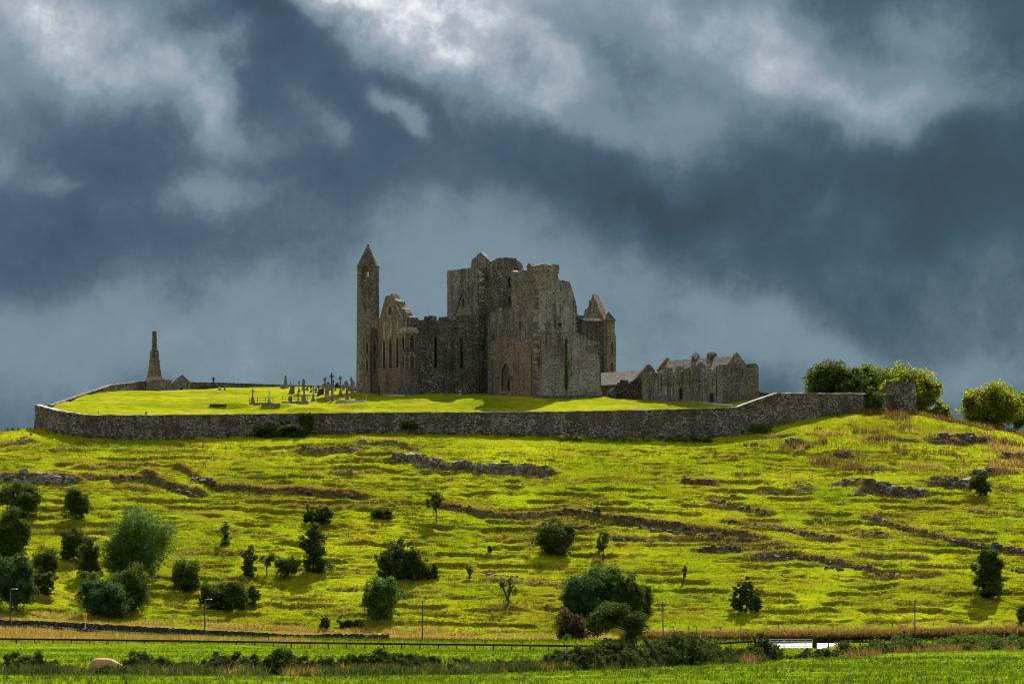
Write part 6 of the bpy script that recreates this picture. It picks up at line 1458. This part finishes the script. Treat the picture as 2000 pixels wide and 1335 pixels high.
# ------------------------------------------------------------------ near hedge
HEDGE = [(-40, 264), (300, 258), (600, 250), (900, 262), (1100, 282), (1300, 312), (1450, 348), (1600, 402), (1800, 500), (2040, 610)]
hpx = [a for a, _ in HEDGE]; hY = [b for _, b in HEDGE]
def hedge(p0, p1, hpx_, label, mat, seed, dens=1.0, leaf=.09, mat2=None, gap=.15, spread=1.0):
    rng = np.random.default_rng(seed); L = []; pm = (p0 + p1) / 2; Ym = float(np.interp(pm, hpx, hY)); cx_, cy_ = xat(pm, Ym), Ym; cz_ = fz(cx_, cy_)
    n = max(5, int((p1 - p0) / 9))
    for k in range(n):
        p = p0 + (p1 - p0) * (k + rng.random()) / n; Y = float(np.interp(p, hpx, hY)) + rng.normal() * .8 * spread; x = xat(p, Y); h = hpx_ * Y / F * (.45 + .75 * fbm(np.array([p / 55.]), np.array([seed * .37]), 9, 3)[0] * 1.5) * rng.uniform(.7, 1.2)
        if rng.random() < gap: h *= .5
        w = rng.uniform(.5, .95) * max(h, .5); L.append((x - cx_, Y - cy_, fz(x, Y) - cz_ + h * .45, w, w * 1.2, h * .62))
    return plant('hedge', cx_, cy_, cz_, L, label, 'hedge', mat, seed, leaf, dens, .03, 'bramble hedge along the pasture', nclump=26, mat2=mat2)
hedge(-40, 130, 34, 'low straggling bramble hedge at the lower left edge', 'weed', 701, 2.2, .085, 'leaf_dark'); hedge(130, 262, 17, 'thin hedge in front of the cow', 'weed', 702, 2.2, .08, 'leaf_dark', .3)
hedge(260, 420, 36, 'bramble hedge between cow and wooden post', 'weed', 703, 2.2, .085, 'leaf_dark'); hedge(425, 640, 33, 'dark bramble hedge right of the wooden post', 'hedge_leaf', 704, 2.6, .085, 'weed', .1)
hedge(640, 830, 36, 'tall dark bramble mound in the lower middle', 'hedge_leaf', 705, 2.6, .09, 'weed', .05); hedge(820, 1080, 24, 'green hedge stretch right of the bramble mound', 'weed', 706, 2.2, .09, 'leaf_olive', .2)
hedge(1060, 1190, 34, 'dark drooping bramble before the rail fence', 'hedge_leaf', 707, 2.2, .1, 'leaf_brown', .1); hedge(1180, 1320, 38, 'dense dark hedge under the leaning tree', 'hedge_leaf', 708, 2.2, .1, 'weed', .0)
hedge(1310, 1500, 32, 'dense dark hedge left of the white gate', 'hedge_leaf', 709, 1.9, .11, 'weed', .0); hedge(1500, 1640, 16, 'low broken hedge in front of the white gate', 'weed', 710, 1.5, .12, 'leaf_olive', .4)
hedge(1640, 1820, 26, 'dark hedge right of the white gate', 'hedge_leaf', 711, .9, .15, 'leaf_olive', .1); hedge(1810, 2040, 28, 'hedge running off the lower right side', 'leaf_olive', 712, .8, .17, 'leaf_dark', .1)
# hedge-bottom grasses and upright weeds
def hp_(n, p0, p1, sp, seed):
    r = np.random.default_rng(seed); p = r.uniform(p0, p1, n); Y = np.interp(p, hpx, hY) + r.normal(size=n) * sp - sp * .6; X = xat(p, Y); return np.stack([X, Y, field_z(X, Y)], 1)
P = hp_(5200, -40, 1250, 1.5, 81); P = P[np.abs(1000 + F * P[:, 0] / P[:, 1] - 214) > 40]; k = fbm(P[:, 0] / 1.4, P[:, 1] / 2., 601, 3) > .55; P = P[k]; tufts('hedge_grass', P, np.random.default_rng(14).uniform(.2, .55, len(P)), 'blade_dry', 'rusty dry grass along the bottom of the hedge', 82, 9, .7, .03)
P = hp_(16000, -40, 1500, 2.0, 83); k = (fbm(P[:, 0] / 1.1, P[:, 1] / 1.6, 603, 3) > .5) & ~((np.abs(1000 + F * P[:, 0] / P[:, 1] - 214) < 45) & (np.random.default_rng(3).random(len(P)) < .7)); P = P[k]; tufts('hedge_weeds', P, np.random.default_rng(15).uniform(.2, .6, len(P)), 'weed', 'dark green weeds along the hedge', 84, 8, .7, .05)
P = hp_(3400, 1450, 2040, 5., 85); k = (fbm(P[:, 0] / 4., P[:, 1] / 12., 611, 3) > .52) & ((1000 + F * P[:, 0] / P[:, 1] > 1640) | (1000 + F * P[:, 0] / P[:, 1] < 1475)); P = P[k]; tufts('hedge_bracken', P, np.random.default_rng(16).uniform(.25, .75, len(P)), 'blade_rust', 'rusty grass and docks along the right hedge', 86, 9, .6, .05)
def stalks():
    r = np.random.default_rng(87); vs = []; p = np.concatenate([r.uniform(-30, 1500, 260), r.normal(375, 18, 26), r.normal(150, 8, 8), r.normal(600, 30, 30)]); Y = np.interp(p, hpx, hY) + r.normal(size=len(p)) * .8; X = xat(p, Y); Z = field_z(X, Y)
    for x, y, z in zip(X, Y, Z):
        h = r.uniform(.6, 1.35); lx = r.normal() * .1
        for k in range(int(h * 16)):
            t = .25 + .75 * k / (h * 16); a = r.uniform(0, 6.28); L = .13 * (1.15 - t); c = np.array([x + lx * t, y, z + h * t]); d = np.array([math.cos(a), math.sin(a), .5]) * L; q = np.array([-math.sin(a), math.cos(a), 0]) * L * .3
            vs += [c - q * .3, c + d * .6 + q, c + d * 1.3]
        c = np.array([x, y, z]); tip = np.array([x + lx, y, z + h]); w = np.array([.012, 0, 0]); vs += [c - w, c + w, tip]
    v = np.array(vs); tag(link('nettle_stalks', mesh_np('nettle_stalks', v, np.arange(len(v)).reshape(-1, 3), [M['weed']])), 'upright nettle and dock stalks rising from the hedge', None, None, 'stuff')
stalks()
# hedge fence: posts and slack wires
e = root('post_and_wire', (xat(422, 262), 262, 0), 'thick weathered strainer post standing in the hedge', 'post'); x = xat(422, 257); z = fz(x, 257)
m = MB(); m.lathe((x, 257, z - .3), [(.15, 0), (.15, .9), (.14, 1.42), (.12, 1.46)], 9, .3); m.build('post', M['wood'], e); m = MB(); m.tube([(x - .02, 256.84, z + .8), (x + .1, 256.84, z + .84)], .02, 4); m.build('staple', M['iron'], e)
for p, lab in ((272, 'small thin stake in the hedge right of the cow'), (482, 'thin stake in the hedge right of the strainer post'), (1063, 'weathered stake in the hedge before the rail fence')):
    Y = float(np.interp(p, hpx, hY)) - 1.2; x = xat(p, Y); z = fz(x, Y); e = root('fence_stake', (x, Y, z), lab, 'post'); m = MB(); m.tube([(x, Y, z - .2), (x + .03, Y, z + .8)], [.06, .045], 7); m.build('post', M['wood'], e); m = MB(); m.box((x + .03, Y, z + .8), .07, .07, .05, .3, .6); m.build('post_top', M['wood'], e)
# leaning tree out of the hedge
Y = 300; xb, zb = xat(1290, Y), zat(1288, Y) - .5; e = root('leaning_tree', (xb, Y, zb), 'dark wind-leaned hawthorn whose crown overhangs the rail fence', 'tree')
pts = [proj(1290, 1300, Y), proj(1278, 1272, Y), proj(1262, 1252, Y), proj(1246, 1234, Y - .3), proj(1225, 1218, Y - .4)]; m = MB(); m.tube(pts, [.13, .12, .10, .08, .05], 7)
r = random.Random(5); C = []
for k in range(34):
    t = r.random(); px_ = 1250 - 95 * t + r.uniform(-6, 6); py_ = 1232 - 28 * math.sin(t * 2.6) + r.uniform(-24, 24) * (1 - .4 * t); C.append(proj(px_, py_, Y + r.uniform(-1, 1))[:])
for k in range(12): m.tube([pts[3 + k % 2], pts[4].lerp(Vector(C[k]), .5), Vector(C[k])], [.05, .03, .012], 5)
m.build('trunk', M['bark'], e); C = np.array(C); rng = np.random.default_rng(77); v, f = leaf_cloud(C, np.full(len(C), .55), 9000, .08, rng); link('crown', mesh_np('crown', v, f, [M['leaf_olive'], M['hedge_leaf']], mat_idx=(rng.random(9000) < .75).astype(int)), e)
Y = 640; bush(1115, 1252, 62, 58, 'brownish twiggy shrub left of the leaning tree', 'leaf_brown', 801, 1.3, 'round', fn=lambda a, b: (xat(1115, 815), 815, zat(1250, 815)), leaf=.16)
bush(1108, 1253, 20, 18, 'small bright green bush under the twiggy shrub', 'leaf_mid', 802, 1.3, 'round', fn=lambda a, b: (xat(1108, 798), 798, zat(1254, 798)), leaf=.16)

# ------------------------------------------------------------------ cow and visitor
def skinned(name, verts, edges, rad, mat, parent, sub=2):
    me = bpy.data.meshes.new(name); me.from_pydata(verts, edges, []); o = link(name, me, parent, loc=(0, 0, 0)); me.materials.append(mat)
    o.modifiers.new('skin', 'SKIN'); s = me.skin_vertices[0].data
    for i, q in enumerate(rad): s[i].radius = (q, q) if not hasattr(q, '__len__') else q
    s[0].use_root = True; ss = o.modifiers.new('sub', 'SUBSURF'); ss.levels = sub; ss.render_levels = sub; o.modifiers['skin'].use_smooth_shade = True
    return o
M['hide'] = plain('cream_hide', (.40, .22, .11), .8, 0, .3, 2); M['jacket'] = None
cy = 296.; cxx = xat(208, cy); cz = fz(cxx, cy); cow = root('cow', (cxx, cy, cz), 'tan cow grazing in the pasture behind the hedge', 'cow'); cow.rotation_euler = (0, 0, math.radians(-24))
V = [(-.1, 0, 1.02), (-.55, 0, 1.06), (-.86, 0, 1.10), (.35, 0, 1.03), (.72, 0, 1.06), (1.0, 0, .88), (1.2, 0, .55), (1.33, 0, .30), (1.50, 0, .16)]
Ed = [(0, 1), (1, 2), (0, 3), (3, 4), (4, 5), (5, 6), (6, 7), (7, 8)]; R_ = [(.40, .42), (.38, .40), (.26, .30), (.38, .40), (.31, .36), .20, .16, .15, .09]
def leg(root_i, x, y, hind):
    b = len(V)
    if hind: V.extend([(x, y, .80), (x + .10, y, .62), (x - .10, y, .36), (x - .04, y, .08), (x, y, .02)])
    else: V.extend([(x, y, .74), (x, y, .58), (x + .01, y, .34), (x, y, .10), (x + .03, y, .02)])
    R_.extend([.17, .12, .07, .055, .065]); Ed.extend([(root_i, b), (b, b + 1), (b + 1, b + 2), (b + 2, b + 3), (b + 3, b + 4)])
leg(1, -.72, .20, True); leg(1, -.66, -.20, True); leg(4, .62, .19, False); leg(4, .72, -.19, False)
b = len(V); V += [(-1.0, 0, 1.12), (-1.08, 0, .8), (-1.06, 0, .45)]; R_ += [.05, .035, .05]; Ed += [(2, b), (b, b + 1), (b + 1, b + 2)]
b = len(V); V += [(1.22, .24, .50), (1.22, -.24, .50)]; R_ += [.05, .05]; Ed += [(6, b), (6, b + 1)]
skinned('body', V, Ed, R_, M['hide'], cow)

def person_mat():
    m, t = new_mat('visitor_clothes'); z = t.sep(t.node('ShaderNodeTexCoord').outputs['Object'])[2]
    c = t.ramp(t.math('DIVIDE', z, 1.85), [(0, (.015, .013, .012)), (.05, (.02, .035, .07)), (.44, (.02, .035, .07)), (.46, (.012, .028, .085)), (.80, (.012, .028, .085)), (.81, (.35, .22, .16)), (.86, (.35, .22, .16)), (.88, (.02, .015, .01))])
    n = [q for q in t.n if q.type == 'VALTORGB'][0]; n.color_ramp.interpolation = 'CONSTANT'; return finish(m, t, c, .8)
Yp = 1043; xp = xat(417, Yp); zp_ = zat(752.5, Yp); pe = root('person', (xp, Yp, zp_), 'person in a dark blue jacket and jeans with hands raised to the face', 'person')
V = [(0, 0, .95), (0, 0, 1.15), (0, 0, 1.38), (0, .01, 1.50), (.02, -.01, 1.60), (.02, -.02, 1.74), (.19, 0, 1.40), (.30, -.06, 1.18), (.20, -.24, 1.46), (.10, -.26, 1.56), (-.19, 0, 1.40), (-.30, -.04, 1.17), (-.14, -.22, 1.44), (0, -.26, 1.56), (.10, 0, .88), (.10, -.02, .48), (.09, .03, .09), (.10, -.13, .04), (-.10, 0, .88), (-.11, -.02, .48), (-.12, .03, .09), (-.13, -.13, .04)]
Ed = [(0, 1), (1, 2), (2, 3), (3, 4), (4, 5), (2, 6), (6, 7), (7, 8), (8, 9), (2, 10), (10, 11), (11, 12), (12, 13), (0, 14), (14, 15), (15, 16), (16, 17), (0, 18), (18, 19), (19, 20), (20, 21)]
R_ = [(.17, .13), (.16, .12), (.19, .13), .065, .10, .09, .085, .06, .05, .04, .085, .06, .05, .04, .11, .075, .055, .04, .11, .075, .055, .04]
skinned('body', V, Ed, R_, person_mat(), pe)
m = MB(); m.box((xp + .05, Yp - .33, zp_ + 1.56), .13, .06, .09); m.build('camera', M['black'], pe)
# the step the visitor stands on
m = MB(); m.box((xp, Yp, zp_ - 1.6), 1.6, 1.2, 1.6); e = root('stone_step', (xp, Yp, zp_ - 1.6), 'stone step against the skyline wall under the visitor', 'step'); m.build('step_block', M['wall_stone'], e)
